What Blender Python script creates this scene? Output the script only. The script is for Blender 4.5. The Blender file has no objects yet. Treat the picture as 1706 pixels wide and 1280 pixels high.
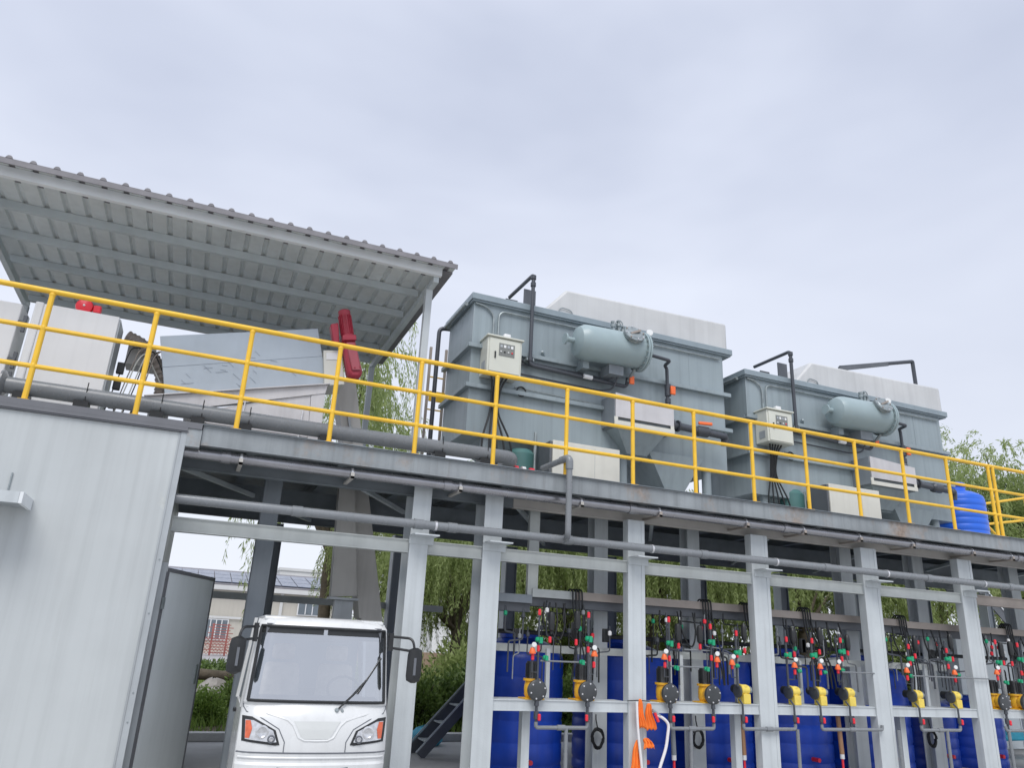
import bpy, math, random
import numpy as np
from mathutils import Vector, Matrix
random.seed(7); RNG = np.random.default_rng(7)
C = bpy.context.scene.collection
S = bpy.context.scene
PI = math.pi

# ------------------------------------------------------------------ camera
cam_d = bpy.data.cameras.new('camera'); cam = bpy.data.objects.new('camera', cam_d); C.objects.link(cam)
yaw, pitch, roll = (math.radians(a) for a in (21.97, 19.044, 2.878))
fw = Vector((math.sin(yaw)*math.cos(pitch), math.cos(yaw)*math.cos(pitch), math.sin(pitch)))
rt = Vector((math.cos(yaw), -math.sin(yaw), 0)); up = rt.cross(fw)
r2 = rt*math.cos(roll) + up*math.sin(roll); u2 = up*math.cos(roll) - rt*math.sin(roll)
mw = Matrix((r2, u2, -fw)).transposed().to_4x4(); mw.translation = (0, 0, 1.6)
cam.matrix_world = mw
cam_d.sensor_width = 36; cam_d.lens = 36*1247.84/1706; cam_d.clip_start = .1; cam_d.clip_end = 2000
S.camera = cam

# ------------------------------------------------------------------ sky, sun, exposure
SUN_EL, SUN_AZ = math.radians(55), math.radians(-155)       # azimuth from +Y, clockwise: behind the camera, to its left
w = bpy.data.worlds.new('World'); S.world = w; w.use_nodes = True
nt = w.node_tree; nt.nodes.clear()
def wn(t): return nt.nodes.new(t)
out = wn('ShaderNodeOutputWorld'); bg = wn('ShaderNodeBackground'); sky = wn('ShaderNodeTexSky')
sky.sky_type = 'NISHITA'; sky.sun_disc = False; sky.sun_elevation = SUN_EL; sky.sun_rotation = SUN_AZ
sky.air_density = 1.2; sky.dust_density = 3
tc = wn('ShaderNodeTexCoord'); mp = wn('ShaderNodeMapping'); mp.inputs['Scale'].default_value = (1.1, 1.1, 2.6)
no = wn('ShaderNodeTexNoise'); no.inputs['Scale'].default_value = 1.5; no.inputs['Detail'].default_value = 4; no.inputs['Roughness'].default_value = .5; no.inputs['Distortion'].default_value = .25
rp = wn('ShaderNodeValToRGB')
rp.color_ramp.elements[0].position = .33; rp.color_ramp.elements[0].color = (3.75, 4.08, 5.02, 1)
rp.color_ramp.elements[1].position = .68; rp.color_ramp.elements[1].color = (5.1, 5.42, 6.3, 1)
mx = wn('ShaderNodeMixRGB'); mx.inputs[0].default_value = .95
bg.inputs['Strength'].default_value = .1
L = nt.links.new
L(tc.outputs['Generated'], mp.inputs['Vector']); L(mp.outputs[0], no.inputs['Vector']); L(no.outputs['Fac'], rp.inputs[0])
sx = wn('ShaderNodeSeparateXYZ'); L(tc.outputs['Generated'], sx.inputs[0])
hz = wn('ShaderNodeValToRGB'); hz.color_ramp.elements[0].position = 0; hz.color_ramp.elements[0].color = (1, 1, 1, 1); hz.color_ramp.elements[1].position = .55; hz.color_ramp.elements[1].color = (0, 0, 0, 1)
L(sx.outputs['Z'], hz.inputs[0]); hm = wn('ShaderNodeMixRGB'); L(hz.outputs[0], hm.inputs[0]); L(rp.outputs[0], hm.inputs[1]); hm.inputs[2].default_value = (5.8, 6.05, 6.65, 1)
L(sky.outputs[0], mx.inputs[1]); L(hm.outputs[0], mx.inputs[2]); L(mx.outputs[0], bg.inputs['Color']); L(bg.outputs[0], out.inputs[0])
sd = bpy.data.lights.new('sun', 'SUN'); sd.energy = 1.5; sd.angle = math.radians(35); sd.color = (1, .97, .93)
sun = bpy.data.objects.new('sun', sd); C.objects.link(sun)
sv = Vector((math.sin(SUN_AZ)*math.cos(SUN_EL), math.cos(SUN_AZ)*math.cos(SUN_EL), math.sin(SUN_EL)))
sun.rotation_euler = sv.to_track_quat('Z', 'Y').to_euler(); sun.location = (0, 0, 30)
S.view_settings.view_transform = 'Standard'; S.view_settings.look = 'None'
S.view_settings.exposure = 0.68; S.view_settings.gamma = 1; S.view_settings.use_curve_mapping = False
S.render.engine = 'CYCLES'

# ------------------------------------------------------------------ materials
MATS = {}
def mat(name, col, rough=.55, metal=0, var=.10, vs=2.5, streak=0, rust=0, rustcol=(.16, .085, .045), rs=1.6, bump=0, bs=40, spec=.5, coat=0, trans=0, runs=0, runcol=(.13, .10, .08)):
    m = bpy.data.materials.new(name); m.use_nodes = True; n = m.node_tree.nodes; l = m.node_tree.links.new
    p = n['Principled BSDF']; p.inputs['Roughness'].default_value = rough; p.inputs['Metallic'].default_value = metal
    p.inputs['Specular IOR Level'].default_value = spec
    if coat: p.inputs['Coat Weight'].default_value = coat; p.inputs['Coat Roughness'].default_value = .08
    g = n.new('ShaderNodeNewGeometry')
    def noise(scale, sc3=(1, 1, 1), detail=5, rgh=.55):
        mpn = n.new('ShaderNodeMapping'); mpn.inputs['Scale'].default_value = sc3
        t = n.new('ShaderNodeTexNoise'); t.inputs['Scale'].default_value = scale; t.inputs['Detail'].default_value = detail; t.inputs['Roughness'].default_value = rgh
        l(g.outputs['Position'], mpn.inputs[0]); l(mpn.outputs[0], t.inputs['Vector']); return t.outputs['Fac']
    def ramp(fac, a, b, ca, cb):
        r = n.new('ShaderNodeValToRGB'); r.color_ramp.elements[0].position = a; r.color_ramp.elements[1].position = b
        r.color_ramp.elements[0].color = (*ca, 1) if len(ca) == 3 else ca; r.color_ramp.elements[1].color = (*cb, 1) if len(cb) == 3 else cb
        l(fac, r.inputs[0]); return r.outputs[0]
    lo = tuple(c*(1-var) for c in col); hi = tuple(min(1, c*(1+var)) for c in col)
    c = ramp(noise(vs), .3, .7, lo, hi)
    def mixc(a, b, f, mode='MIX', fv=None):
        x = n.new('ShaderNodeMixRGB'); x.blend_type = mode
        if fv is not None: x.inputs[0].default_value = fv
        if f is not None: l(f, x.inputs[0])
        if hasattr(a, 'links'): l(a, x.inputs[1])
        else: x.inputs[1].default_value = (*a, 1)
        if hasattr(b, 'links'): l(b, x.inputs[2])
        else: x.inputs[2].default_value = (*b, 1)
        return x.outputs[0]
    if streak:
        s = ramp(noise(3.2, (3.2, 3.2, .09), 4), .45, .8, (1, 1, 1), (1-streak,)*3)
        c = mixc(c, s, None, 'MULTIPLY', 1)
    if rust:
        f = ramp(noise(rs, (1, 1, .8), 8, .7), 1-rust-.07, 1-rust+.09, (0, 0, 0), (1, 1, 1))
        rc = ramp(noise(14), .3, .7, tuple(q*.7 for q in rustcol), tuple(q*1.5 for q in rustcol))
        c = mixc(c, rc, f)
    if runs:
        f = ramp(noise(2.6, (3.4, 3.4, .16), 6, .65), .60, .80, (0, 0, 0), (runs,)*3)
        g2 = ramp(noise(1.1), .42, .62, (0, 0, 0), (1, 1, 1)); mu = n.new('ShaderNodeMath'); mu.operation = 'MULTIPLY'; l(f, mu.inputs[0]); l(g2, mu.inputs[1])
        c = mixc(c, runcol, mu.outputs[0])
    l(c, p.inputs['Base Color'])
    rr = ramp(noise(vs*3), .3, .7, (max(0, rough-.08),)*3, (min(1, rough+.1),)*3); l(rr, p.inputs['Roughness'])
    if bump:
        b = n.new('ShaderNodeBump'); b.inputs['Strength'].default_value = bump; b.inputs['Distance'].default_value = .02
        l(noise(bs, (1, 1, 1), 4), b.inputs['Height']); l(b.outputs[0], p.inputs['Normal'])
    MATS[name] = m; return m

M = dict(
 column=mat('column paint', (.52, .56, .58), .5, var=.07, streak=.18, rust=.22, rs=2.2, rustcol=(.33, .30, .26), bump=.08, bs=60, runs=.35, runcol=(.2, .19, .18)),
 darkcol=mat('shaded column paint', (.22, .25, .28), .5, var=.08, streak=.12),  # column paint darkened, the shade under the deck put into its colour
 beam=mat('weathered beam paint', (.255, .28, .295), .5, var=.2, vs=1.6, streak=.3, rust=.40, rs=1.5, rustcol=(.24, .19, .155), runs=.6, runcol=(.12, .085, .06), bump=.1, bs=30),
 floorplate=mat('grey deck floor', (.36, .37, .37), .7, var=.15, vs=2),
 girt=mat('girt paint', (.47, .50, .49), .55, var=.1, streak=.1, rust=.27, rs=2, rustcol=(.36, .30, .25)),
 primer=mat('brown primer steel', (.33, .29, .26), .6, var=.15, rust=.3, rs=1.4, rustcol=(.27, .21, .18)),
 lightbeam=mat('pale steel channel', (.50, .48, .45), .55, var=.12, rust=.3, rs=1.2, rustcol=(.3, .27, .25)),
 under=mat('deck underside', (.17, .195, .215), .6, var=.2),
 pvc=mat('grey pvc', (.205, .22, .235), .25, var=.06, streak=.06),
 pvcdk=mat('dark grey pvc', (.055, .062, .075), .35, var=.1),
 galv=mat('galvanised pipe', (.34, .34, .36), .24, .7, var=.10, vs=1.2, streak=.15, rust=.2, rs=1.5, rustcol=(.2, .17, .16)),
 yellow=mat('yellow rail paint', (.80, .49, .035), .42, var=.08, vs=5, rust=.27, rs=3.5, rustcol=(.66, .36, .13)),
 sheet=mat('galvanised roof sheet', (.60, .64, .645), .5, .05, var=.10, vs=1.4, streak=.1),
 sheettop=mat('weathered sheet top', (.20, .195, .21), .6, var=.15, vs=4),
 purlin=mat('purlin steel', (.50, .55, .57), .5, .05, var=.1),
 edge=mat('pale eave purlin', (.72, .75, .77), .5, .0, var=.06),
 wall=mat('sandwich panel', (.48, .51, .518), .42, var=.06, vs=.8, streak=.13, bump=.05, bs=8, rust=.27, rs=.9, rustcol=(.46, .47, .44), runs=.28, runcol=(.25, .25, .23)),
 door=mat('door panel', (.64, .685, .70), .42, var=.05, vs=1, streak=.06, bump=.04, bs=10),
 trim=mat('panel trim', (.40, .43, .45), .4, .2, var=.08, streak=.2),
 flash=mat('dark flashing', (.15, .155, .17), .5, .1, var=.12),
 tank=mat('tank paint', (.27, .325, .352), .4, var=.09, vs=.9, streak=.2, rust=.22, runs=.45, rs=1.3, rustcol=(.31, .38, .40)),
 tankrim=mat('tank rim paint', (.24, .295, .33), .4, var=.1, streak=.1),
 hood=mat('pale hood', (.53, .54, .545), .5, var=.07, vs=1.5, streak=.12, runs=.3, runcol=(.28, .27, .25)),
 vessel=mat('pressure vessel paint', (.30, .38, .40), .35, var=.06),
 fit=mat('steel fittings', (.30, .34, .35), .4, .5, var=.2, vs=12),
 ctrl=mat('cream enclosure', (.60, .615, .55), .4, var=.04),
 screen=mat('enclosure window', (.20, .21, .20), .2, var=.1),
 white=mat('white enamel', (.70, .705, .71), .42, var=.05, vs=1.2, streak=.08),
 whitebox=mat('cream board', (.62, .62, .57), .5, var=.05, streak=.08),
 steel=mat('stainless plate', (.58, .57, .58), .42, .3, var=.08, streak=.12),
 film=mat('blue film on steel', (.41, .465, .52), .38, .15, var=.08, vs=2, streak=.05),
 mark=mat('film print', (.30, .345, .40), .5, var=.1),
 red=mat('red gearmotor paint', (.36, .03, .055), .35, var=.1),
 redfade=mat('faded red cover', (.38, .085, .11), .4, var=.1, streak=.1),
 redplas=mat('red plastic', (.75, .03, .05), .35, var=.05),
 orange=mat('orange plastic', (.85, .16, .04), .38, var=.05),
 cloth=mat('orange cloth', (.85, .20, .03), .85, var=.1, vs=12),
 green=mat('green plastic', (.01, .33, .16), .35, var=.08),
 blue=mat('blue polyethylene', (.008, .058, .46), .36, var=.22, vs=1.5, streak=.2, runs=.4, runcol=(.10, .16, .45)),
 barrel=mat('bright blue polyethylene', (.02, .13, .66), .35, var=.06),
 pumpy=mat('pump yellow', (.75, .42, .03), .4, var=.08, vs=10),
 pumplemon=mat('faded pump yellow', (.78, .60, .11), .45, var=.1, vs=10),
 black=mat('black plastic', (.018, .02, .022), .4, var=.2, vs=8),
 rubber=mat('black cable', (.012, .014, .016), .5, var=.2, vs=8),
 head=mat('pump head', (.05, .055, .06), .38, var=.15, vs=8),
 bolt=mat('bright bolt', (.7, .7, .72), .3, .6, var=.1),
 gauge=mat('gauge face', (.75, .77, .77), .25, var=.05),
 truck=mat('white truck paint', (.66, .675, .68), .3, var=.04, vs=2, coat=.4, streak=.10, rust=.24, rs=3, rustcol=(.50, .48, .44)),
 truckgrey=mat('dusty badge panel', (.58, .60, .595), .4, var=.06),
 seat=mat('beige seat cover', (.42, .36, .29), .8, var=.3, vs=9),
 dash=mat('dashboard', (.13, .14, .16), .5, var=.1),
 lamp=mat('headlight reflector', (.62, .63, .65), .15, .6, var=.2, vs=30),
 amber=mat('amber lens', (.62, .13, .06), .2, var=.15, vs=25),
 concrete=mat('concrete', (.44, .44, .43), .85, var=.15, vs=.9, bump=.3, bs=25),
 kerbstone=mat('pale kerb', (.58, .58, .56), .85, var=.12, vs=3, bump=.3, bs=20),
 road=mat('pale road', (.34, .335, .34), .85, var=.08, vs=.3),
 soil=mat('soil', (.15, .115, .085), .95, var=.3, vs=2, bump=.5, bs=8),
 creamwall=mat('cream plaster', (.50, .48, .43), .8, var=.05, vs=.5, streak=.08),
 whitewall=mat('white plaster', (.60, .61, .61), .8, var=.05, vs=.5),
 pv=mat('solar cell', (.075, .095, .15), .15, .1, var=.15, vs=1),
 frame=mat('white frame', (.72, .73, .74), .4, var=.03),
 glass=mat('far window glass', (.16, .19, .22), .12, var=.2, vs=1),
 brickred=mat('red oxide steel', (.33, .11, .095), .6, var=.2, vs=3),
 bark=mat('bark', (.085, .07, .05), .9, var=.3, vs=6, bump=.6, bs=20),
 wood=mat('brown tube', (.40, .22, .12), .5, var=.15, streak=.2),
 stone=mat('stone', (.26, .245, .23), .9, var=.2, vs=5, bump=.5, bs=12),
 sandwall=mat('sand coloured wall', (.42, .31, .23), .85, var=.2, vs=1),
 hose=mat('white hose', (.74, .73, .74), .4, var=.04),
 sack=mat('cyan sack', (.02, .35, .5), .5, var=.15, vs=8),
 duct=mat('flexible duct', (.30, .26, .23), .5, .2, var=.15),
 chute=mat('galvanised chute', (.50, .49, .465), .55, .1, var=.12, vs=1.2, streak=.15),
 teal=mat('teal pump paint', (.07, .17, .165), .4, var=.1),
 darksteel=mat('dark stair steel', (.10, .11, .125), .5, var=.15),
)
def leafmat(name, c1, c2, tr=.35):
    m = bpy.data.materials.new(name); m.use_nodes = True; n = m.node_tree.nodes; l = m.node_tree.links.new
    p = n['Principled BSDF']; o = n['Material Output']
    g = n.new('ShaderNodeNewGeometry'); r = n.new('ShaderNodeValToRGB'); t = n.new('ShaderNodeTexNoise'); t.inputs['Scale'].default_value = 1.1
    ad = n.new('ShaderNodeMath'); ad.operation = 'MULTIPLY_ADD'; ad.inputs[1].default_value = .45
    l(g.outputs['Random Per Island'], ad.inputs[0]); l(g.outputs['Position'], t.inputs['Vector'])
    sc = n.new('ShaderNodeMath'); sc.operation = 'MULTIPLY'; sc.inputs[1].default_value = .6; l(t.outputs['Fac'], sc.inputs[0]); l(sc.outputs[0], ad.inputs[2])
    r.color_ramp.elements[0].position = .2; r.color_ramp.elements[1].position = .75
    r.color_ramp.elements[0].color = (*c1, 1); r.color_ramp.elements[1].color = (*c2, 1)
    l(ad.outputs[0], r.inputs[0]); l(r.outputs[0], p.inputs['Base Color']); p.inputs['Roughness'].default_value = .5
    tl = n.new('ShaderNodeBsdfTranslucent'); l(r.outputs[0], tl.inputs['Color'])
    mxs = n.new('ShaderNodeMixShader'); mxs.inputs[0].default_value = tr
    l(p.outputs[0], mxs.inputs[1]); l(tl.outputs[0], mxs.inputs[2]); l(mxs.outputs[0], o.inputs[0]); return m
M['willow'] = leafmat('willow leaves', (.18, .25, .07), (.42, .50, .21), .58)
M['shrub'] = leafmat('shrub leaves', (.05, .10, .025), (.17, .25, .06), .35)
M['grassm'] = leafmat('grass blades', (.09, .17, .03), (.26, .38, .08), .35)
gm = bpy.data.materials.new('windscreen glass'); gm.use_nodes = True; n_ = gm.node_tree.nodes; n_.clear()
o_ = n_.new('ShaderNodeOutputMaterial'); t_ = n_.new('ShaderNodeBsdfTransparent'); g_ = n_.new('ShaderNodeBsdfGlossy'); x_ = n_.new('ShaderNodeMixShader'); f_ = n_.new('ShaderNodeFresnel')
t_.inputs[0].default_value = (.55, .60, .63, 1); g_.inputs['Roughness'].default_value = .06; g_.inputs[0].default_value = (.95, .97, 1, 1)
f_.inputs[0].default_value = 1.6; a_ = n_.new('ShaderNodeMath'); a_.inputs[1].default_value = .50; gm.node_tree.links.new(f_.outputs[0], a_.inputs[0]); gm.node_tree.links.new(a_.outputs[0], x_.inputs[0])
gm.node_tree.links.new(t_.outputs[0], x_.inputs[1]); gm.node_tree.links.new(g_.outputs[0], x_.inputs[2]); gm.node_tree.links.new(x_.outputs[0], o_.inputs[0]); M['windscreen'] = gm

# ------------------------------------------------------------------ mesh helpers
def fillet(pts, r, n=5):
    pts = [Vector(p) for p in pts]; o = [pts[0]]
    for i in range(1, len(pts)-1):
        a, b, c = pts[i-1], pts[i], pts[i+1]; d1 = (a-b); d2 = (c-b); k = min(r, d1.length*.49, d2.length*.49)
        p, q = b+d1.normalized()*k, b+d2.normalized()*k
        for j in range(n+1):
            t = j/n; o.append(p*(1-t)**2 + b*2*t*(1-t) + q*t*t)
    o.append(pts[-1]); return o
class MB:
    def __init__(s): s.v = []; s.f = []
    def add(s, vs, fs):
        o = len(s.v); s.v += [tuple(v) for v in vs]; s.f += [tuple(i+o for i in f) for f in fs]; return s
    def hexa(s, p): return s.add(p, [(0, 3, 2, 1), (4, 5, 6, 7), (0, 1, 5, 4), (1, 2, 6, 5), (2, 3, 7, 6), (3, 0, 4, 7)])
    def box(s, x0, x1, y0, y1, z0, z1):
        return s.hexa([(x0, y0, z0), (x1, y0, z0), (x1, y1, z0), (x0, y1, z0), (x0, y0, z1), (x1, y0, z1), (x1, y1, z1), (x0, y1, z1)])
    def bar(s, a, b, wd, h, upv=(0, 0, 1)):
        a, b = Vector(a), Vector(b); d = (b-a).normalized(); upv = Vector(upv)
        sd_ = d.cross(upv)
        if sd_.length < 1e-4: sd_ = d.cross(Vector((0, 1, 0)))
        sd_.normalize(); u = sd_.cross(d).normalized(); sx = sd_*wd/2; uz = u*h/2
        return s.hexa([a-sx-uz, a+sx-uz, b+sx-uz, b-sx-uz, a-sx+uz, a+sx+uz, b+sx+uz, b-sx+uz])
    def tube(s, pts, r, n=10, cap=True):
        pts = [Vector(p) for p in pts]; vs = []; fs = []; u = None
        for i, p in enumerate(pts):
            d = (pts[min(i+1, len(pts)-1)]-pts[max(i-1, 0)]).normalized()
            if u is None: u = d.orthogonal().normalized()
            else: u = (u-d*u.dot(d)).normalized()
            wv = d.cross(u); rr = r[i] if isinstance(r, (list, tuple)) else r
            for k in range(n): vs.append(p+(u*math.cos(2*PI*k/n)+wv*math.sin(2*PI*k/n))*rr)
        for i in range(len(pts)-1):
            for k in range(n): fs.append((i*n+k, i*n+(k+1) % n, (i+1)*n+(k+1) % n, (i+1)*n+k))
        if cap: fs.append(tuple(range(n-1, -1, -1))); fs.append(tuple((len(pts)-1)*n+k for k in range(n)))
        return s.add(vs, fs)
    def lathe(s, c, axis, prof, n=24):           # prof = [(r, t)] along axis
        c = Vector(c); d = Vector(axis).normalized(); u = d.orthogonal().normalized(); wv = d.cross(u); vs = []; fs = []
        for r, t in prof:
            for k in range(n): vs.append(c+d*t+(u*math.cos(2*PI*k/n)+wv*math.sin(2*PI*k/n))*r)
        for i in range(len(prof)-1):
            for k in range(n): fs.append((i*n+k, i*n+(k+1) % n, (i+1)*n+(k+1) % n, (i+1)*n+k))
        fs.append(tuple(range(n-1, -1, -1))); fs.append(tuple((len(prof)-1)*n+k for k in range(n)))
        return s.add(vs, fs)
    def prism(s, poly, y0, y1):                  # polygon in xz, extruded along y
        n = len(poly); vs = [(x, y0, z) for x, z in poly]+[(x, y1, z) for x, z in poly]
        return s.add(vs, [tuple(range(n)), tuple(range(2*n-1, n-1, -1))]+[(i, i+n, (i+1) % n+n, (i+1) % n) for i in range(n)])
    def prismx(s, poly, x0, x1):                 # polygon in yz, extruded along x
        n = len(poly); vs = [(x0, y, z) for y, z in poly]+[(x1, y, z) for y, z in poly]
        return s.add(vs, [tuple(range(n)), tuple(range(2*n-1, n-1, -1))]+[(i, i+n, (i+1) % n+n, (i+1) % n) for i in range(n)])
ORG = {}
def obj(name, mb, m, parent=None, bevel=0, sharp=35, kind=None):
    o0 = ORG.get(parent.name, Vector((0, 0, 0))) if parent else Vector((0, 0, 0))
    me = bpy.data.meshes.new(name); me.from_pydata([(a-o0.x, b-o0.y, c-o0.z) for a, b, c in mb.v], [], mb.f)
    import bmesh
    bm = bmesh.new(); bm.from_mesh(me); bmesh.ops.recalc_face_normals(bm, faces=bm.faces); bm.to_mesh(me); bm.free()
    me.polygons.foreach_set('use_smooth', [True]*len(me.polygons)); me.set_sharp_from_angle(angle=math.radians(sharp))
    me.materials.append(M[m] if isinstance(m, str) else m)
    o = bpy.data.objects.new(name, me); C.objects.link(o)
    if parent: o.parent = parent; ORG[o.name] = o0
    if bevel:
        b = o.modifiers.new('bevel', 'BEVEL'); b.width = bevel; b.segments = 2; b.limit_method = 'ANGLE'; b.angle_limit = math.radians(40); b.harden_normals = False
    if kind: o['kind'] = kind
    return o
def tag(o, label=None, cat=None, group=None, kind=None):
    if label: o['label'] = label
    if cat: o['category'] = cat
    if group: o['group'] = group
    if kind: o['kind'] = kind
    return o
def thing(name, label, cat, loc=(0, 0, 0), group=None, local=False):
    o = bpy.data.objects.new(name, None); C.objects.link(o); o.location = loc; o.empty_display_size = .1
    ORG[o.name] = Vector((0, 0, 0)) if local else Vector(loc)
    return tag(o, label, cat, group)
def copy_tree(root, loc, label, group=None, rz=0):
    r = root.copy(); C.objects.link(r); r.location = loc; r.rotation_euler = (0, 0, rz); r['label'] = label
    if group: r['group'] = group
    def rec(src, dst):
        for ch in list(src.children):
            c = ch.copy(); C.objects.link(c); c.parent = dst; rec(ch, c)
    rec(root, r); return r
def share(o, loc):                                # one more piece sharing mesh data with o, same parent
    c = o.copy(); C.objects.link(c); c.location = loc; return c

# ------------------------------------------------------------------ setting
def sheet(name, x0, x1, y0, y1, z, m, kind='structure', n=1):
    vs = []; fs = []
    return tag(obj(name, MB().add([(x0, y0, z), (x1, y0, z), (x1, y1, z), (x0, y1, z)], [(0, 1, 2, 3)]), m), kind=kind)
sheet('ground', -600, 600, -300, 900, 0, 'concrete')
sheet('soil_bed', -30, 70, 13.2, 30, .006, 'soil')
sheet('road', -80, 90, 30.5, 54, .010, 'road')
kb = MB(); kb.box(-30, 60, 12.95, 13.15, 0, .12); tag(obj('kerb', kb, 'kerbstone', bevel=.01), kind='structure')

# ------------------------------------------------------------------ steel platform
DZ = 3.583                                        # top of the edge channel
plat = thing('steel_platform', 'grey steel platform on columns carrying the tanks, with channel edge beams', 'platform')
def channel(x0, x1, y0, z0, z1, d=.09, t=.012):   # C section opening backwards, web at the front
    b = MB(); b.box(x0, x1, y0+.014, y0+.026, z0+t, z1-t); b.box(x0, x1, y0, y0+d, z1-t, z1); b.box(x0, x1, y0, y0+d, z0, z0+t); return b
for a, b_ in ((-.12, 4.28), (4.283, 8.6), (8.603, 12.9), (12.903, 17)):
    obj('edge_beam', channel(a, b_, 8.2, 3.375, DZ), 'beam', plat)
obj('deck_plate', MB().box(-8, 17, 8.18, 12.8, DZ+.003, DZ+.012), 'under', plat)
obj('deck_floor', MB().box(-8, 17, 8.32, 12.75, DZ+.0125, DZ+.0165), 'floorplate', plat)  # unseen floor sheet added to bounce light up under the canopy
obj('end_plate', MB().box(-.262, -.125, 8.175, 8.3, 3.34, 3.525), 'beam', plat)
for a, b_ in ((3.6, 8.4), (8.403, 13), (13.003, 17)):
    obj('bearer_beam', channel(a, b_, 8.66, 3.20, 3.335), 'lightbeam', plat)
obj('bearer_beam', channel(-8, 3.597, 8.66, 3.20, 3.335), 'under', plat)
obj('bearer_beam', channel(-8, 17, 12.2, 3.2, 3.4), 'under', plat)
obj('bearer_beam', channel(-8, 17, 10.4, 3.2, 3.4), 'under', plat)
jm = MB().box(-.05, .05, 8.3, 12.7, 3.405, 3.42); jm.box(-.006, .006, 8.3, 12.7, 3.42, 3.565); jm.box(-.05, .05, 8.3, 12.7, 3.565, 3.58)
j0 = obj('joist', jm, 'under', plat); j0.location = (-2.6, 0, 0)
for k in range(1, 20): share(j0, (-2.6+k*1.0, 0, 0))
bm_ = MB().bar((0, 8.75, 3.26), (1.0, 10.35, 3.26), .05, .05); bm_.bar((1.0, 10.45, 3.26), (2.0, 12.15, 3.26), .05, .05)
b0 = obj('brace', bm_, 'purlin', plat); b0.location = (-.4, 0, 0)
for k in range(1, 8): share(b0, (-.4+k*2.03, 0, 0))
km = MB().bar((0, 9.1, 3.22), (0, 9.7, 2.8), .045, .045)
def hcol(x, y, wd, dp, z1, web=True, t=.018):      # H section, flanges parallel to the front
    b = MB(); b.box(x-wd/2, x+wd/2, y, y+t, 0, z1); b.box(x-wd/2, x+wd/2, y+dp-t, y+dp, 0, z1); b.box(x-.006, x+.006, y+t, y+dp-t, 0, z1); return b
def boxcol(x, y, wd, dp, z1):                      # two lipped channels toe to toe
    b = MB(); b.box(x-wd/2, x+wd/2, y+.006, y+dp, 0, z1); b.box(x-wd/2, x-wd/2+.05, y, y+.006, 0, z1); b.box(x+wd/2-.05, x+wd/2, y, y+.006, 0, z1); return b
FR = [(2.375, .22, 'h'), (3.28, .235, 'h'), (5.285, .25, 'b'), (7.285, .29, 'b'), (9.33, .31, 'b'), (11.37, .32, 'b'), (13.4, .32, 'b')]
for x, wd, k in FR:
    cm = hcol(x, 8.5, wd, .34, 3.398) if k == 'h' else boxcol(x, 8.5, wd, .13, 3.197)
    c_ = obj('column', cm, 'column', plat, bevel=.004)
    pl = MB().box(x-wd/2-.03, x+wd/2+.03, 8.46, 8.66, 0, .02); obj('base_plate', pl, 'column', c_)
    # bracket that carries the lower pipe
    bk = MB().box(x-.12, x+.17, 8.26, 8.498, 2.70, 2.715); bk.box(x-.12, x+.17, 8.488, 8.498, 2.62, 2.70); obj('bracket', bk, 'column', c_)
xs = [-.26]+[f[0] for f in FR]
for i in range(len(xs)-1):
    x0 = -.25 if i == 0 else xs[i]+FR[i-1][1]/2+.003
    x1 = xs[i+1]-FR[i][1]/2-.003
    gb = MB().box(x0, x1, 8.53, 8.545, 2.525, 2.66); gb.box(x0, x1, 8.515, 8.62, 2.655, 2.667); gb.box(x0, x1, 8.515, 8.62, 2.518, 2.53)
    obj('girt', gb, 'primer' if i == 6 else 'girt', plat)
    if i >= 2:
        pb = MB().box(x0, x1, 8.525, 8.54, .872, .98); pb.box(x0, x1, 8.515, 8.85, .975, .987); pb.box(x0, x1, 8.515, 8.62, .866, .876)
        obj('pump_rail', pb, 'column', plat)
for k in range(9):                                  # rear row: H columns turned sideways
    x = 1.13+k*1.995
    b = MB(); b.box(x-.09, x-.075, 12.3, 12.5, 0, 3.19); b.box(x+.09, x+.105, 12.3, 12.5, 0, 3.19); b.box(x-.075, x+.09, 12.33, 12.345, 0, 3.19)
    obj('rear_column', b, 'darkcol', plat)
    f = MB().box(x-.107, x-.092, 12.29, 12.5, 0, 3.19); obj('flange_strip', f, 'column', plat)  # extra pale strip, daylight on the flange edge put into its paint
for x, wd in ((.748, .2), (5.186, .21), (6.72, .21), (9.645, .24), (11.24, .24), (13.6, .24)):
    b = MB().box(x-wd/2, x+wd/2, 9.25, 9.27, 0, 3.398); b.box(x-wd/2, x+wd/2, 9.43, 9.45, 0, 3.398); b.box(x-.01, x+.01, 9.27, 9.43, 0, 3.398)
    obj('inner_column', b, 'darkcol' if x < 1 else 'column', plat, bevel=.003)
rg = MB().box(-8, 4, 12.5, 12.58, 2.02, 2.12); obj('rear_girt', rg, 'girt', plat)

# cable shelf above the pumps
shelf = thing('cable_shelf', 'long brown-edged cable tray hung between the columns above the dosing pumps', 'cable tray', (3.4, 8.9, 2.15))
for (a, b_, z, m_) in ((3.42, 4.0, 2.12, 'darkcol'), (4.003, 4.6, 2.2, 'girt'), (4.603, 7.6, 2.2, 'primer'), (7.603, 10.4, 2.17, 'primer'), (10.403, 13.8, 2.15, 'primer')):
    sm = MB().box(a, b_, 8.88, 8.892, z-.045, z+.055); obj('front_lip', sm, m_, shelf)
    sm = MB().box(a, b_, 8.893, 9.2, z-.045, z-.035); obj('tray_bottom', sm, 'darksteel', shelf)
    sm = MB().box(a, b_, 8.94, 9.12, z-.15, z-.0455); obj('support_beam', sm, 'darksteel', shelf)  # dark box added below the lip as the tray's dark underside band
for x in (4.01,): obj('hanger', MB().box(x-.07, x+.07, 8.9, 8.96, 2.16, 3.398), 'girt', shelf)

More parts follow.
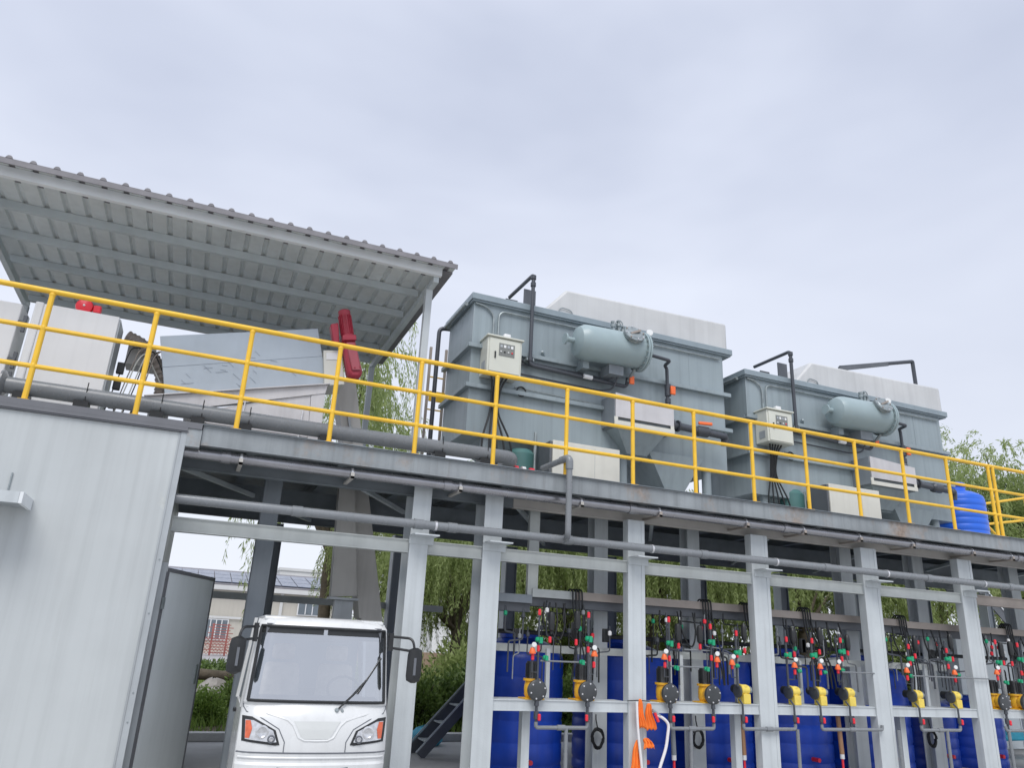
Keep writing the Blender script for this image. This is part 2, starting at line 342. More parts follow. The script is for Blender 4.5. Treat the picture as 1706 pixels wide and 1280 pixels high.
# rack behind the pumps
rack = thing('pump_rack', 'grey steel rack of thin uprights standing behind the row of dosing pumps', 'rack', (3.5, 8.6, .99))
obj('top_rail', MB().box(3.45, 11.2, 8.93, 8.97, 1.50, 1.59), 'girt', rack)
for x in (4.21, 5.97, 6.145, 7.04, 8.14, 9.34, 10.344, 10.58, 12.3):
    obj('upright', MB().box(x-.025, x+.025, 8.80, 8.84, .99, 1.55 if x < 10 else 1.6), 'column', rack)
for x in (6.93, 9.87, 3.9): obj('post', MB().box(x-.05, x+.05, 8.70, 8.8, 0, .86), 'column', rack)
bp = MB().tube([(3.75, 9.35, 1.735), (13.2, 9.35, 1.735)], .028, 8)
tag(obj('black_pipe', bp, 'black'), 'thin black horizontal pipe running above the tops of the blue tanks', 'pipe')

# ------------------------------------------------------------------ railing
rail = thing('yellow_railing', 'yellow tubular safety railing along the front edge of the steel platform', 'railing', (0, 8.25, DZ))
rx0, rx1 = -1.760-.9777*6, 13.2
obj('top_rail', MB().tube([(rx0, 8.25, 4.760), (rx1, 8.25, 4.760)], .029, 12), 'yellow', rail)
for z in (4.355, 3.950): obj('mid_rail', MB().tube([(rx0, 8.25, z), (rx1, 8.25, z)], .024, 10), 'yellow', rail)
p0 = obj('post', MB().tube([(0, 8.25, DZ+.012), (0, 8.25, 4.745)], .027, 10).box(-.05, .05, 8.2, 8.3, DZ+.012, DZ+.02).lathe((0, 8.25, 3.925), (0, 0, 1), [(.027, 0), (.0305, .01), (.0305, .04), (.027, .05)], 10).lathe((0, 8.25, 4.33), (0, 0, 1), [(.027, 0), (.0305, .01), (.0305, .04), (.027, .05)], 10).lathe((0, 8.25, 4.705), (0, 0, 1), [(.027, 0), (.033, .02), (.03, .03)], 10), 'yellow', rail)
for k in range(-6, 15):
    if k == -6: p0.location = (-1.760+.9777*k, -0.0, -0.0)
    else: share(p0, (-1.760+.9777*k, 0, 0))
share(p0, (12.04, 0, 0))
rr = thing('yellow_stair_railing', 'yellow sloping handrail behind the platform corner, right of the blue barrel', 'railing', (14.8, 10.5, 4))
for a, b_ in (((14.8, 10.5, 4.76), (17.5, 10.5, 5.32)), ((14.9, 10.5, 4.36), (17.5, 10.5, 4.8))): obj('sloped_rail', MB().tube([a, b_], .026, 10), 'yellow', rr)
obj('brace', MB().tube([(14.88, 10.5, 4.34), (15.3, 10.5, 4.02)], .026, 10), 'yellow', rr)
for x in (14.9, 16.2): obj('post', MB().tube([(x, 10.5, DZ+.012), (x, 10.5, 4.78+(x-14.9)*.2)], .027, 10), 'yellow', rr)

# ------------------------------------------------------------------ pipes
def ring(x, y, z, r, wd=.05): return MB().lathe((x-wd/2, y, z), (1, 0, 0), [(r, 0), (r, wd)], 16)
sp = thing('silver_pipe', 'long galvanised pipe bracketed just below the platform edge beam', 'pipe', (0, 8.3, 3.32))
obj('tube', MB().tube([(-.26, 8.32, 3.302), (17, 8.32, 3.302)], .056, 18), 'galv', sp)
for x in (.15, 2.6, 5.1, 7.6, 10.1, 12.4): obj('coupling', ring(x, 8.32, 3.302, .066, .09), 'galv', sp)
for x in (.3, 1.48, 2.75, 4.35, 5.5, 6.9, 7.9, 8.95, 10.0, 11.3, 12.2, 13.2):
    cl = obj('clamp', ring(x, 8.32, 3.302, .063, .025), 'bolt', sp)
    bk = MB().box(x-.02, x+.02, 8.24, 8.659, 3.232, 3.258); bk.box(x-.02, x+.02, 8.24, 8.25, 3.232, 3.30); obj('bracket', bk, 'lightbeam' if x < 5 else 'primer', cl)
gp = thing('grey_pipe', 'grey plastic pipe along the columns, the lower of the two under the beam', 'pipe', (0, 8.32, 2.82))
obj('tube', MB().tube([(-.26, 8.32, 2.82), (17, 8.32, 2.82)], .05, 18), 'pvc', gp)
for x in (.95, 2.3, 2.7, 4.19, 6.2, 8.3, 10.3, 12.1): obj('socket', ring(x, 8.32, 2.82, .058, .11), 'pvc', gp)
for x in (2.5, 5.4, 7.4, 9.45, 11.5): obj('clamp', ring(x, 8.32, 2.82, .056, .025), 'bolt', gp)
rp_ = obj('riser', MB().tube(fillet([(4.17, 8.32, 2.82), (4.085, 8.10, 2.84), (4.085, 8.10, 3.80), (3.96, 8.62, 3.74)], .07, 6), .038, 14), 'pvc', gp)
obj('elbow', MB().tube(fillet([(4.085, 8.10, 3.65), (4.085, 8.10, 3.80), (4.045, 8.25, 3.785)], .07, 6), .047, 14), 'pvc', rp_)
dp = thing('deck_pipe', 'fat grey pipe lying along the platform edge behind the yellow railing', 'pipe', (0, 8.78, 3.86))
obj('tube', MB().tube(fillet([(-8, 8.78, 3.86), (3.62, 8.78, 3.86), (3.62, 9.3, 3.78)], .14, 7), .088, 22), 'pvc', dp)
for x in (-3.1, -1.9, -1.35, -.62, -.2, .3, 1.2, 2.6, 3.2):
    obj('pipe_saddle', MB().box(x-.07, x+.07, 8.69, 8.87, DZ+.012, 3.785).tube([(x+.03, 8.70, 3.7), (x+.03, 8.70, 3.99)], .006, 6), 'black', dp)
fn = MB().lathe((-2.12, 8.78, 3.86), (1, 0, 0), [(.09, 0), (.15, .01), (.15, .03), (.1, .06)], 20); obj('flange', fn, 'pvc', dp)
obj('red_coupling', ring(3.72, 8.95, 3.76, .05, .06), 'redplas', dp); obj('red_coupling', ring(3.95, 8.95, 3.76, .045, .06), 'redplas', dp); obj('white_coupling', ring(3.83, 8.95, 3.76, .05, .05), 'frame', dp)

# ------------------------------------------------------------------ panel shed at the left
shed = thing('panel_shed', 'pale grey sandwich-panel wall of the shed under the platform, with rain streaks', 'shed', (-3, 8.5, 0))
obj('front_panel', MB().box(-3.35, -.305, 8.2, 8.27, 0, 3.475), 'wall', shed)
obj('front_panel', MB().box(-6.6, -3.353, 8.2, 8.27, 0, 3.475), 'wall', shed)
obj('side_panel', MB().box(-.36, -.30, 8.275, 12.2, 0, 3.19), 'wall', shed)
tr = MB().box(-.318, -.262, 8.185, 8.199, 0, 3.487); tr.box(-.276, -.262, 8.1995, 8.3, 0, 3.487); tr.box(-.338, -.321, 8.192, 8.199, 0, 3.47); obj('corner_trim', tr, 'trim', shed)
fl = MB().box(-6.6, -.13, 8.162, 8.17, 3.527, 3.59); fl.box(-6.6, -.262, 8.162, 8.17, 3.492, 3.526); fl.box(-6.6, -.25, 8.171, 8.30, 3.478, 3.49); obj('flashing', fl, 'flash', shed)
jb = MB().box(-.268, -.215, 8.50, 8.56, 0, 2.2); jb.box(-.213, -.205, 8.5, 8.58, 0, 2.16); obj('door_jamb', jb, 'trim', shed)
for z in (.75, 1.0, 1.7, 2.2): obj('rivet', MB().lathe((-.29, 8.185, z), (0, -1, 0), [(.008, 0), (.006, .006)], 8), 'fit', shed)
dv = Vector((.485, 1.2, 0)).normalized(); nv = Vector((dv.y, -dv.x, 0))
def dbox(t0, t1, n0, n1, z0, z1):
    o = Vector((-.2, 8.5, 0)); P = [o+dv*t0+nv*n0, o+dv*t1+nv*n0, o+dv*t1+nv*n1, o+dv*t0+nv*n1]
    return [(p.x, p.y, z0) for p in P]+[(p.x, p.y, z1) for p in P]
dr = thing('shed_door', 'pale grey shed door standing open beside the panel wall, left of the truck', 'door', (-.2, 8.5, 0))
obj('leaf', MB().hexa(dbox(.03, 1.27, -.05, 0, .02, 2.11)), 'door', dr)
tb = MB().hexa(dbox(0, 1.3, -.055, .006, 2.111, 2.15)); tb.hexa(dbox(-.005, .028, -.055, .006, .02, 2.110)); tb.hexa(dbox(1.272, 1.3, -.055, .006, .02, 2.110)); obj('edge_strip', tb, 'flash', dr)
obj('lock_plate', MB().hexa(dbox(1.17, 1.22, .0005, .012, 1.0, 1.2)), 'fit', dr)
obj('hinge', MB().hexa(dbox(-.03, .02, .006, .02, 1.75, 1.86)), 'fit', dr)
cn = thing('wall_awning', 'small grey flat awning projecting from the panel wall near the left edge', 'awning', (-2.5, 8.2, 2.6))
obj('canopy', MB().box(-4, -1.49, 7.75, 8.197, 2.565, 2.61), 'trim', cn, bevel=.004)
obj('fascia', MB().box(-4, -1.49, 7.725, 7.747, 2.55, 2.65), 'column', cn); obj('end_cap', MB().box(-1.488, -1.46, 7.725, 8.197, 2.55, 2.65), 'edge', cn)
obj('anchor_bolt', MB().tube([(-1.68, 8.19, 2.66), (-1.68, 8.19, 2.88)], .008, 6), 'fit', cn)

# ------------------------------------------------------------------ canopy roof over the sludge press
RZ = 6.24
roof = thing('canopy_roof', 'ribbed metal canopy roof on posts over the sludge press', 'roof', (0, 10.5, 3.68))
RX0, RX1, RY0, RY1 = -3.05, 2.56, 8.46, 12.62
pitch_r = .2265
nsh = 6; wsh = (RX1-RX0)/nsh
ribs = [RX0+.07+i*pitch_r for i in range(25)]
for i in range(nsh):
    a = RX0+i*wsh; b_ = a+wsh+(.004 if i < nsh-1 else 0)
    def prof(x):
        q = min(abs(x-r) for r in ribs); return .030 if q < .018 else (0 if q > .036 else .030*(.036-q)/.018)
    xs_ = sorted(set([a, b_]+[r+o for r in ribs for o in (-.036, -.018, .018, .036) if a < r+o < b_]))
    mb = MB(); n = len(xs_)
    for yy in (RY0, RY1):
        for x in xs_: mb.v.append((x, yy, RZ+prof(x)+(.0015 if i % 2 else 0)))
        for x in xs_: mb.v.append((x, yy, RZ+prof(x)+.004+(.0015 if i % 2 else 0)+.003))
    for k in range(n-1):
        mb.f += [(k, k+1, 2*n+k+1, 2*n+k), (n+k, 3*n+k, 3*n+k+1, n+k+1), (k, n+k, n+k+1, k+1), (2*n+k, 2*n+k+1, 3*n+k+1, 3*n+k)]
    mb.f += [(0, 2*n, 3*n, n), (n-1, 2*n-1, 4*n-1, 3*n-1)]
    o = obj('roof_sheet', mb, 'sheet', roof)
obj('front_cap', MB().box(RX0, RX1, RY0-.016, RY0-.003, RZ-.055, RZ+.012), 'sheettop', roof)
cap = MB()
for r in ribs: cap.prism([(r-.036, RZ+.013), (r-.024, RZ+.036), (r-.01, RZ+.045), (r+.01, RZ+.045), (r+.024, RZ+.036), (r+.036, RZ+.013)], RY0-.02, RY0+.5)
obj('rib_end', cap, 'sheettop', roof, kind='stuff')
def cpur(y, z1, h=.12, m_='purlin', x0=RX0+.1, x1=2.30):
    b = MB().box(x0, x1, y, y+.01, z1-h, z1); b.box(x0, x1, y+.011, y+.06, z1-.01, z1); b.box(x0, x1, y+.011, y+.06, z1-h, z1-h+.01); b.box(x0, x1, y+.05, y+.06, z1-h+.011, z1-h+.03); return obj('purlin', b, m_, roof)
cpur(8.60, RZ-.003, .12, 'edge', RX0+.05, 2.40)
for y in (9.4, 10.2, 11.0, 11.75, 12.4): cpur(y, RZ-.003, .10)
for x in (2.31, RX0+.06): obj('rafter', MB().box(x, x+.07, 8.663, 12.5, RZ-.20, RZ-.104), 'purlin', roof)
obj('verge_trim', MB().box(2.40, RX1, 8.665, RY1, RZ-.025, RZ-.003), 'sheettop', roof)
for x, y in ((2.32, 8.9), (2.32, 12.33), (-2.95, 8.9), (-2.95, 12.33)):
    b = MB().box(x-.035, x+.055, y, y+.012, DZ+.012, RZ-.2); b.box(x-.035, x+.055, y+.08, y+.092, DZ+.012, RZ-.2); b.box(x-.035, x-.023, y+.0125, y+.0795, DZ+.012, RZ-.2); obj('post', b, 'column', roof, bevel=.003)

# ------------------------------------------------------------------ sludge press and neighbours on the deck
D0 = DZ+.012
cb = thing('white_cabinet', 'wide white metal cabinet with a red bell on top, under the canopy roof', 'cabinet', (-1.7, 9.2, D0))
obj('body', MB().box(-2.02, -1.25, 9.22, 9.66, D0, 4.975), 'white', cb, bevel=.012)
obj('corner_post', MB().box(-2.11, -2.022, 9.22, 9.6, D0, 4.99), 'white', cb, bevel=.02)
obj('side_panel', MB().box(-1.249, -1.235, 9.24, 9.65, D0+.05, 4.95), 'trim', cb)
cb2 = thing('white_cabinet', 'narrower white cabinet half cut off by the left edge of the photo', 'cabinet', (-2.7, 9.3, D0))
obj('body', MB().box(-3.1, -2.24, 9.3, 9.75, D0, 4.95), 'white', cb2, bevel=.012)
for z in (4.72, 4.28, 4.05):
    obj('latch', MB().box(-2.24, -2.17, 9.29, 9.33, z-.03, z+.03).box(-2.2, -2.165, 9.3, 9.34, z-.09, z+.1), 'darksteel', cb2)
bl = thing('alarm_bell', 'round red alarm bell on top of the white cabinet', 'bell', (-1.64, 9.3, 4.98))
obj('gong', MB().lathe((-1.64, 9.27, 5.045), (0, -1, 0), [(.02, -.05), (.092, -.045), (.095, -.01), (.085, .015), (.05, .03), (.01, .034)], 24), 'redplas', bl)
obj('stud', MB().lathe((-1.64, 9.236, 5.045), (0, -1, 0), [(.014, 0), (.01, .014)], 10), 'frame', bl)
obj('striker_box', MB().box(-1.54, -1.46, 9.23, 9.32, 4.978, 5.07), 'redplas', bl, bevel=.012)
ad = thing('flexible_duct', 'brown corrugated flexible duct elbow between the white cabinet and the press', 'duct', (-.9, 9.9, D0))
pth = fillet([(-1.22, 9.95, 5.0), (-1.0, 9.95, 4.92), (-.78, 9.95, 4.66), (-.72, 9.95, 4.5), (-.7, 9.95, 4.2)], .12, 8)
pts = []; rs_ = []
tot = [Vector(pth[0])]
for a, b_ in zip(pth[:-1], pth[1:]):
    nseg = max(1, int((b_-a).length/.012))
    for k in range(1, nseg+1): tot.append(a+(b_-a)*k/nseg)
obj('hose', MB().tube(tot, [.078+.007*math.sin(i*1.6) for i in range(len(tot))], 14), 'duct', ad)
obj('outlet', MB().lathe((-.69, 9.95, D0), (0, 0, 1), [(.12, 0), (.12, .5), (.11, .52)], 16), 'chute', ad)
obj('inlet_hood', MB().prism([(-1.2, 4.7), (-1.2, 5.08), (-1.08, 5.08), (-.86, 4.9), (-.86, 4.7)], 10.1, 10.4), 'chute', ad)
cs = thing('cable_bundle', 'loose bundle of beige and black cables hanging beside the white cabinet', 'cables', (-1.05, 9.6, D0))
for k in range(7):
    x = -1.12+.045*k; t = random.uniform(-.1, .1)
    obj('cable', MB().tube(fillet([(x-.1, 9.62, 3.75), (x+.02*t, 9.6, 4.2), (x+.06, 9.58, 4.55+.03*k), (x+.2+t, 9.62, 4.72+.02*k), (x+.35, 9.7, 4.4)] if k % 2 else [(x-.14, 9.6, 3.75), (x-.06, 9.58, 4.3), (x+.02, 9.6, 4.75), (x+.1, 9.7, 4.8)], .15, 5), .0075, 6), 'whitebox' if k % 3 == 1 else ('rubber' if k % 3 == 0 else 'duct'), cs)
for z in (4.02, 4.25, 4.45): obj('terminal_block', MB().box(-1.2, -1.12, 9.5, 9.56, z-.07, z+.07), 'black', cs, bevel=.01)

pr = thing('sludge_press', 'inclined sludge dewatering press clad in blue-filmed steel, under the canopy roof', 'machine', (.2, 9.3, D0))
obj('body_cover', MB().prism([(-.80, 4.856), (1.00, 5.335), (1.21, 4.60), (-.61, 4.11)], 9.3, 9.95), 'film', pr, bevel=.006)
sl = (5.335-4.856)/1.8
mk = MB()
for i in range(20):
    x = random.uniform(-.6, 1.0); z = 4.45+sl*(x+.4)+random.uniform(-.24, .27); a = random.choice((-.65, -.6, -.65, 0, 0.26)); ln = random.uniform(.03, .07)
    dx, dz = ln*math.cos(a), ln*math.sin(a); mk.hexa([(x-dx, 9.2965, z-dz), (x+dx, 9.2965, z+dz), (x+dx, 9.298, z+dz), (x-dx, 9.298, z-dz), (x-dx, 9.2965, z-dz+.008), (x+dx, 9.2965, z+dz+.008), (x+dx, 9.298, z+dz+.008), (x-dx, 9.298, z-dz+.008)])
obj('film_marks', mk, 'mark', pr, kind='stuff')
obj('seam', MB().prism([(-.71, 4.475), (1.10, 4.965), (1.10, 4.97), (-.71, 4.48)], 9.2965, 9.3005), 'mark', pr)
fb = MB().prism([(-.82, 4.075), (1.23, 4.583), (1.23, 4.571), (-.82, 4.062)], 9.16, 9.9); fb.prism([(-.82, 4.060), (1.21, 4.568), (1.19, 4.452), (-.42, 3.97), (-.82, 3.9)], 9.2, 9.215); obj('frame_beam', fb, 'steel', pr)
obj('drain_pan', MB().prism([(-.38, 3.94), (1.02, 4.41), (1.05, 3.86), (-.1, 3.86)], 9.22, 9.8), 'steel', pr)
obj('end_panel', MB().prism([(1.025, 4.41), (1.19, 4.455), (1.21, 3.80), (1.055, 3.80)], 9.21, 9.8), 'steel', pr, bevel=.004)
for x in (.25, .93): obj('tie_rod', MB().tube([(x, 9.19, D0), (x+.02, 9.19, 4.2)], .008, 6), 'bolt', pr)
for x in (-.3, .5, 1.15): obj('leg', MB().box(x-.04, x+.04, 9.5, 9.58, D0, 3.95), 'steel', pr)
obj('end_box', MB().prism([(1.10, 5.03), (1.33, 5.075), (1.42, 4.62), (1.17, 4.56)], 9.24, 9.7), 'whitebox', pr, bevel=.008)
obj('nameplate', MB().prism([(1.14, 5.0), (1.29, 5.03), (1.31, 4.94), (1.15, 4.91)], 9.232, 9.2385), 'frame', pr)
gmo = thing('red_gearmotor', 'dark red gear motor standing up at the upper end of the sludge press', 'motor', (1.4, 9.2, 4.7))
hd = MB().prism([(1.235, 5.58), (1.385, 5.61), (1.43, 5.24), (1.29, 5.22)], 9.1, 9.3); hd = MB().lathe((1.375, 9.2, 5.25), (-.25, 0, 1), [(.085, 0), (.085, .02), (.072, .03), (.072, .29), (.078, .30), (.078, .36), (.06, .375)], 20); obj('motor_housing', hd, 'red', gmo)
fn_ = MB()
for k in range(16):
    a = 2*PI*k/16; c0 = Vector((1.367, 9.2, 5.285)); c1 = Vector((1.302, 9.2, 5.535)); o2 = Vector((.97*math.cos(a), math.sin(a), .25*math.cos(a)))
    fn_.bar(c0+o2*.078, c1+o2*.078, .006, .018, o2)
obj('cooling_fins', fn_, 'red', gmo)
obj('gearbox', MB().prism([(1.30, 5.20), (1.46, 5.24), (1.62, 4.78), (1.58, 4.70), (1.46, 4.69), (1.42, 4.76)], 9.12, 9.32), 'red', gmo, bevel=.045)
obj('gear_cover', MB().prism([(1.35, 5.14), (1.46, 5.17), (1.585, 4.80), (1.47, 4.78)], 9.095, 9.121), 'redfade', gmo, bevel=.012)
for x, z in ((1.385, 5.1), (1.45, 5.12), (1.50, 4.82), (1.565, 4.84)): obj('bolt', MB().lathe((x, 9.096, z), (0, -1, 0), [(.012, 0), (.01, .01)], 8), 'red', gmo)
obj('flange', MB().prism([(1.29, 5.22), (1.46, 5.26), (1.475, 5.19), (1.30, 5.15)], 9.07, 9.34), 'red', gmo, bevel=.01)
obj('terminal_box', MB().prism([(1.13, 5.36), (1.225, 5.40), (1.275, 5.12), (1.2, 5.10)], 9.12, 9.25), 'red', gmo, bevel=.015)
ch = thing('inclined_chute', 'tall grey inclined discharge chute passing from the press down behind the truck', 'chute', (1.9, 10, 0))
obj('casing', MB().prism([(1.43, 4.87), (1.67, 4.92), (2.02, 3.4), (2.40, 1.7), (2.62, .3), (2.32, .3), (2.12, 1.7), (1.77, 3.4)], 9.92, 10.2), 'chute', ch, bevel=.006)
obj('side_flange', MB().prism([(1.40, 4.86), (1.43, 4.87), (1.77, 3.4), (2.10, 1.8), (2.07, 1.8), (1.74, 3.4)], 9.88, 10.22), 'chute', ch)
obj('drop_duct', MB().hexa([(1.66, 9.75, 2.03), (1.98, 9.75, 2.06), (1.98, 9.9, 2.06), (1.66, 9.9, 2.03), (1.60, 9.75, 3.42), (1.80, 9.75, 3.42), (1.80, 9.9, 3.42), (1.60, 9.9, 3.42)]), 'chute', ch)
obj('duct_rim', MB().box(1.64, 2.0, 9.71, 9.93, 2.0, 2.03), 'trim', ch); obj('sleeve', MB().box(1.72, 1.95, 9.77, 9.88, 1.3, 1.998), 'trim', ch)
obj('stiffener', MB().prism([(1.60, 4.46), (1.63, 4.46), (1.73, 4.05), (1.70, 4.05)], 9.89, 9.918), 'trim', ch)

# ------------------------------------------------------------------ flotation tanks
def flotation_tank(dx, dz, sx, labels, second=False):
    X = lambda x: 3.2+(x-3.2)*sx+dx
    Z = lambda z: z+dz
    t = thing('flotation_tank', labels[0], 'tank', (X(5.4), 10.2, D0))
    mb = MB().box(X(3.21), X(7.68), 9.6, 10.75, Z(4.35), Z(6.36))
    obj('shell', mb, 'tank', t, bevel=.006)
    rm = MB().box(X(3.15), X(7.84), 9.53, 10.83, Z(6.37), Z(6.47)); rm.box(X(3.17), X(7.82), 9.55, 10.81, Z(6.345), Z(6.3695)); obj('rim', rm, 'tankrim', t, bevel=.008)
    for z in (5.61, 5.0):
        st = MB().box(X(3.14), X(7.76), 9.52, 9.599, Z(z), Z(z)+.012); st.box(X(3.14), X(7.76), 9.52, 9.532, Z(z)+.013, Z(z)+.06)
        st.box(X(3.14), X(3.209), 9.6, 10.82, Z(z), Z(z)+.012); st.box(X(3.14), X(3.152), 9.6, 10.82, Z(z)+.013, Z(z)+.06); st.box(X(7.681), X(7.76), 9.6, 10.82, Z(z), Z(z)+.012)
        st.box(X(3.155), X(7.75), 9.535, 9.598, Z(z)+.061, Z(z)+.066)
        obj('stiffener', st, 'tank', t)
    he = 7.95 if second else 7.88
    hp = [(X(4.34), 6.473), (X(4.77), 6.96), (X(he), 7.03), (X(he), 6.473)]
    obj('hood', MB().prism([(a, Z(b)) for a, b in hp], 9.70, 10.6), 'hood', t, bevel=.04)
    obj('hood_handle', MB().tube(fillet([(X(4.62), 9.7, Z(6.48)), (X(4.66), 9.68, Z(6.62)), (X(4.86), 9.68, Z(6.60)), (X(4.9), 9.7, Z(6.48))], .06, 5), .008, 6), 'fit', t)
    for x in (4.35, 5.95, 7.0): obj('weld_seam', MB().box(X(x)-.008, X(x)+.008, 9.5965, 9.5995, Z(5.69), Z(6.34)), 'tank', t)
    # hoppers and legs
    def hopper(x0, x1, y0, y1, zt, bx0, bx1, by0, by1, zb):
        return MB().hexa([(bx0, by0, zb), (bx1, by0, zb), (bx1, by1, zb), (bx0, by1, zb), (x0, y0, zt), (x1, y0, zt), (x1, y1, zt), (x0, y1, zt)])
    zb = max(D0+.03, Z(3.82))
    obj('hopper', hopper(X(6.13), X(7.14), 9.5, 10.7, Z(4.47), X(6.55), X(6.78), 9.62, 10.4, zb), 'tank', t, bevel=.004)
    obj('hopper', hopper(X(3.5), X(5.6), 9.75, 10.7, Z(4.348), X(4.2), X(4.8), 10.0, 10.4, zb+.05), 'tank', t)
    obj('scum_hopper', hopper(X(5.45), X(6.3), 9.28, 9.598, Z(4.70), X(5.75), X(6.1), 9.5, 9.598, Z(4.37)), 'tank', t)
    for x in (3.55, 5.8, 7.35): obj('leg', MB().lathe((X(x), 9.72, D0), (0, 0, 1), [(.10, 0), (.10, .02), (.075, .021), (.075, Z(4.349)-D0)], 16), 'tank', t)
    obj('nozzle', MB().lathe((X(3.62), 9.85, Z(6.47)), (0, 0, 1), [(.075, 0), (.075, .07), (.1, .071), (.1, .1)], 18), 'tank', t)
    obj('nozzle', MB().lathe((X(3.35), 10.5, Z(6.47)), (0, 0, 1), [(.06, 0), (.06, .06), (.08, .061), (.08, .09)], 18), 'tank', t)
    obj('nozzle_cap', MB().lathe((X(4.35), 9.6, Z(5.72)), (-.5, -.86, .3), [(.05, -.03), (.02, .09)], 4), 'tank', t)
    # mixing pipe over the rim
    rise = MB().tube(fillet([(X(4.06), 10.36, Z(6.94)), (X(4.08), 9.45, Z(6.94)), (X(4.08), 9.45, Z(5.46)), (X(5.72), 9.45, Z(5.41)), (X(5.72), 9.42, Z(5.55))], .07, 6), .03, 12)
    pp = obj('overflow_pipe', rise, 'pvcdk', t)
    for z in (6.86, 6.74, 5.52): obj('pipe_socket', MB().lathe((X(4.08), 9.45, Z(z)), (0, 0, 1), [(.042, 0), (.042, .06)], 14), 'pvcdk', pp)
    obj('pipe_clip', MB().box(X(4.02), X(4.14), 9.44, 9.6, Z(5.53), Z(5.57)), 'fit', pp)
    obj('name_tag', MB().lathe((X(4.95), 9.41, Z(5.435)), (1, 0, -.03), [(.036, 0), (.036, .14)], 12), 'frame', pp)
    obj('baffle_board', MB().box(X(4.06), X(4.26), 9.75, 9.77, Z(6.47), Z(6.83)), 'darksteel', t); obj('baffle_board', MB().box(X(3.84), X(4.04), 9.95, 9.97, Z(6.47), Z(6.7)), 'darksteel', t)
    obj('sensor_conduit', MB().tube(fillet([(X(3.52), 9.57, Z(5.74)), (X(3.52), 9.57, Z(6.18)), (X(3.4), 9.57, Z(6.3)), (X(3.22), 9.57, Z(6.32))], .12, 6), .014, 8), 'fit', t)
    obj('sensor_conduit', MB().tube(fillet([(X(3.6), 9.57, Z(5.74)), (X(3.6), 9.57, Z(6.27)), (X(7.6), 9.57, Z(6.27))], .12, 6), .014, 8), 'fit', t)
    for z in (5.50, 5.55, 5.34): obj('air_line', MB().tube(fillet([(X(3.86), 9.56, Z(z)), (X(5.3), 9.54, Z(z-.04)), (X(5.45), 9.4, Z(z-.03)), (X(5.5), 9.35, Z(z+.16))], .08, 5), .014, 8), 'pvcdk', t)
    obj('cable_conduit', MB().tube([(X(3.9), 9.565, Z(5.12)), (X(5.3), 9.565, Z(5.08))], .012, 6), 'fit', t)
    obj('cable_loop', MB().tube([(X(4.0)+.07*math.cos(a), 9.54, Z(5.06)+.07*math.sin(a)) for a in np.linspace(0, 6.28, 18)], .012, 6), 'rubber', t)
    # pressure vessel
    VZ = Z(5.90); y0 = 9.24
    vs = obj('pressure_vessel', MB().lathe((X(4.70), y0, VZ), (1, 0, .03), [(.02, -.02), (.14, 0), (.22, .04), (.262, .12), (.268, .2), (.268, 1.10*sx)], 32), 'vessel', t)
    xe = 4.70+1.10
    obj('end_flange', MB().lathe((X(xe)-.0, y0, VZ+.033), (1, 0, .03), [(.268, 0), (.31, .002), (.31, .03), (.285, .031), (.285, .04), (.31, .041), (.31, .07), (.2, .075), (.06, .1), (.06, .16), (.09, .161), (.09, .19)], 32), 'vessel', vs)
    bo = MB()
    for k in range(20):
        a = 2*PI*k/20; bo.lathe((X(xe)-.02, y0+.292*math.cos(a), VZ+.033+.292*math.sin(a)), (1, 0, .03), [(.012, 0), (.012, .11)], 6)
    obj('flange_bolts', bo, 'fit', vs)
    obj('inlet_flange', MB().lathe((X(4.70)-.17, y0, VZ), (1, 0, 0), [(.03, 0), (.085, .001), (.085, .025), (.04, .026), (.04, .17)], 18), 'vessel', vs)
    mh = Vector((-.05, -.85, .5)).normalized(); mc = Vector((X(5.58), y0, VZ+.02))
    obj('sight_port', MB().lathe(mc, mh, [(.13, .15), (.13, .28), (.165, .281), (.165, .30), (.155, .301), (.155, .309), (.165, .31), (.165, .335), (.12, .336), (.11, .345)], 24), 'fit', vs)
    for k in range(8):
        a = 2*PI*k/8; u_ = mh.orthogonal().normalized(); v_ = mh.cross(u_); obj('port_bolt', MB().lathe(mc+mh*.275+(u_*math.cos(a)+v_*math.sin(a))*.146, mh, [(.012, 0), (.012, .08)], 6), 'bolt' if k % 3 else 'primer', vs)
    hc = mc+mh*.35; obj('port_handle', MB().bar(hc+Vector((-.08, 0, -.03)), hc+Vector((.09, 0, .05)), .035, .03), 'primer', vs)
    for k, (ox, oz) in enumerate(((5.36, .36), (5.46, .40), (5.54, .33), (5.42, .30))):
        obj('relief_valve', MB().lathe((X(ox), y0-.03+.03*k, VZ+.22), (.1*(k-1.5), 0, 1), [(.022, 0), (.022, oz-.24), (.04, oz-.235), (.04, oz-.19), (.015, oz-.185), (.03, oz-.16), (.03, oz-.14)], 10), 'fit', vs)
    obj('valve_loop', MB().tube([(X(5.45)+.06*math.cos(a), y0-.02, VZ+.42+.06*math.sin(a)) for a in np.linspace(-.5, 3.7, 12)], .009, 6), 'fit', vs)
    obj('pressure_gauge', MB().lathe((X(6.02), y0+.02, VZ+.40), (-.3, -.9, 0), [(.05, 0), (.055, .02), (.048, .03)], 18), 'gauge', vs)
    obj('gauge_stem', MB().tube([(X(6.02), y0+.03, VZ+.36), (X(6.0), y0+.03, VZ+.05)], .008, 6), 'fit', vs)
    obj('support_bracket', MB().box(X(4.9), X(5.0), y0+.1, 9.6, VZ-.36, VZ-.22), 'tank', vs); obj('support_bracket', MB().box(X(5.3), X(5.55), y0+.02, 9.6, VZ-.4, VZ-.25), 'darkcol', vs)
    obj('drain_valve', MB().tube([(X(5.74), y0, VZ-.26), (X(5.72), 9.4, VZ-.40), (X(5.72), 9.42, Z(5.5))], .024, 10), 'fit', vs)
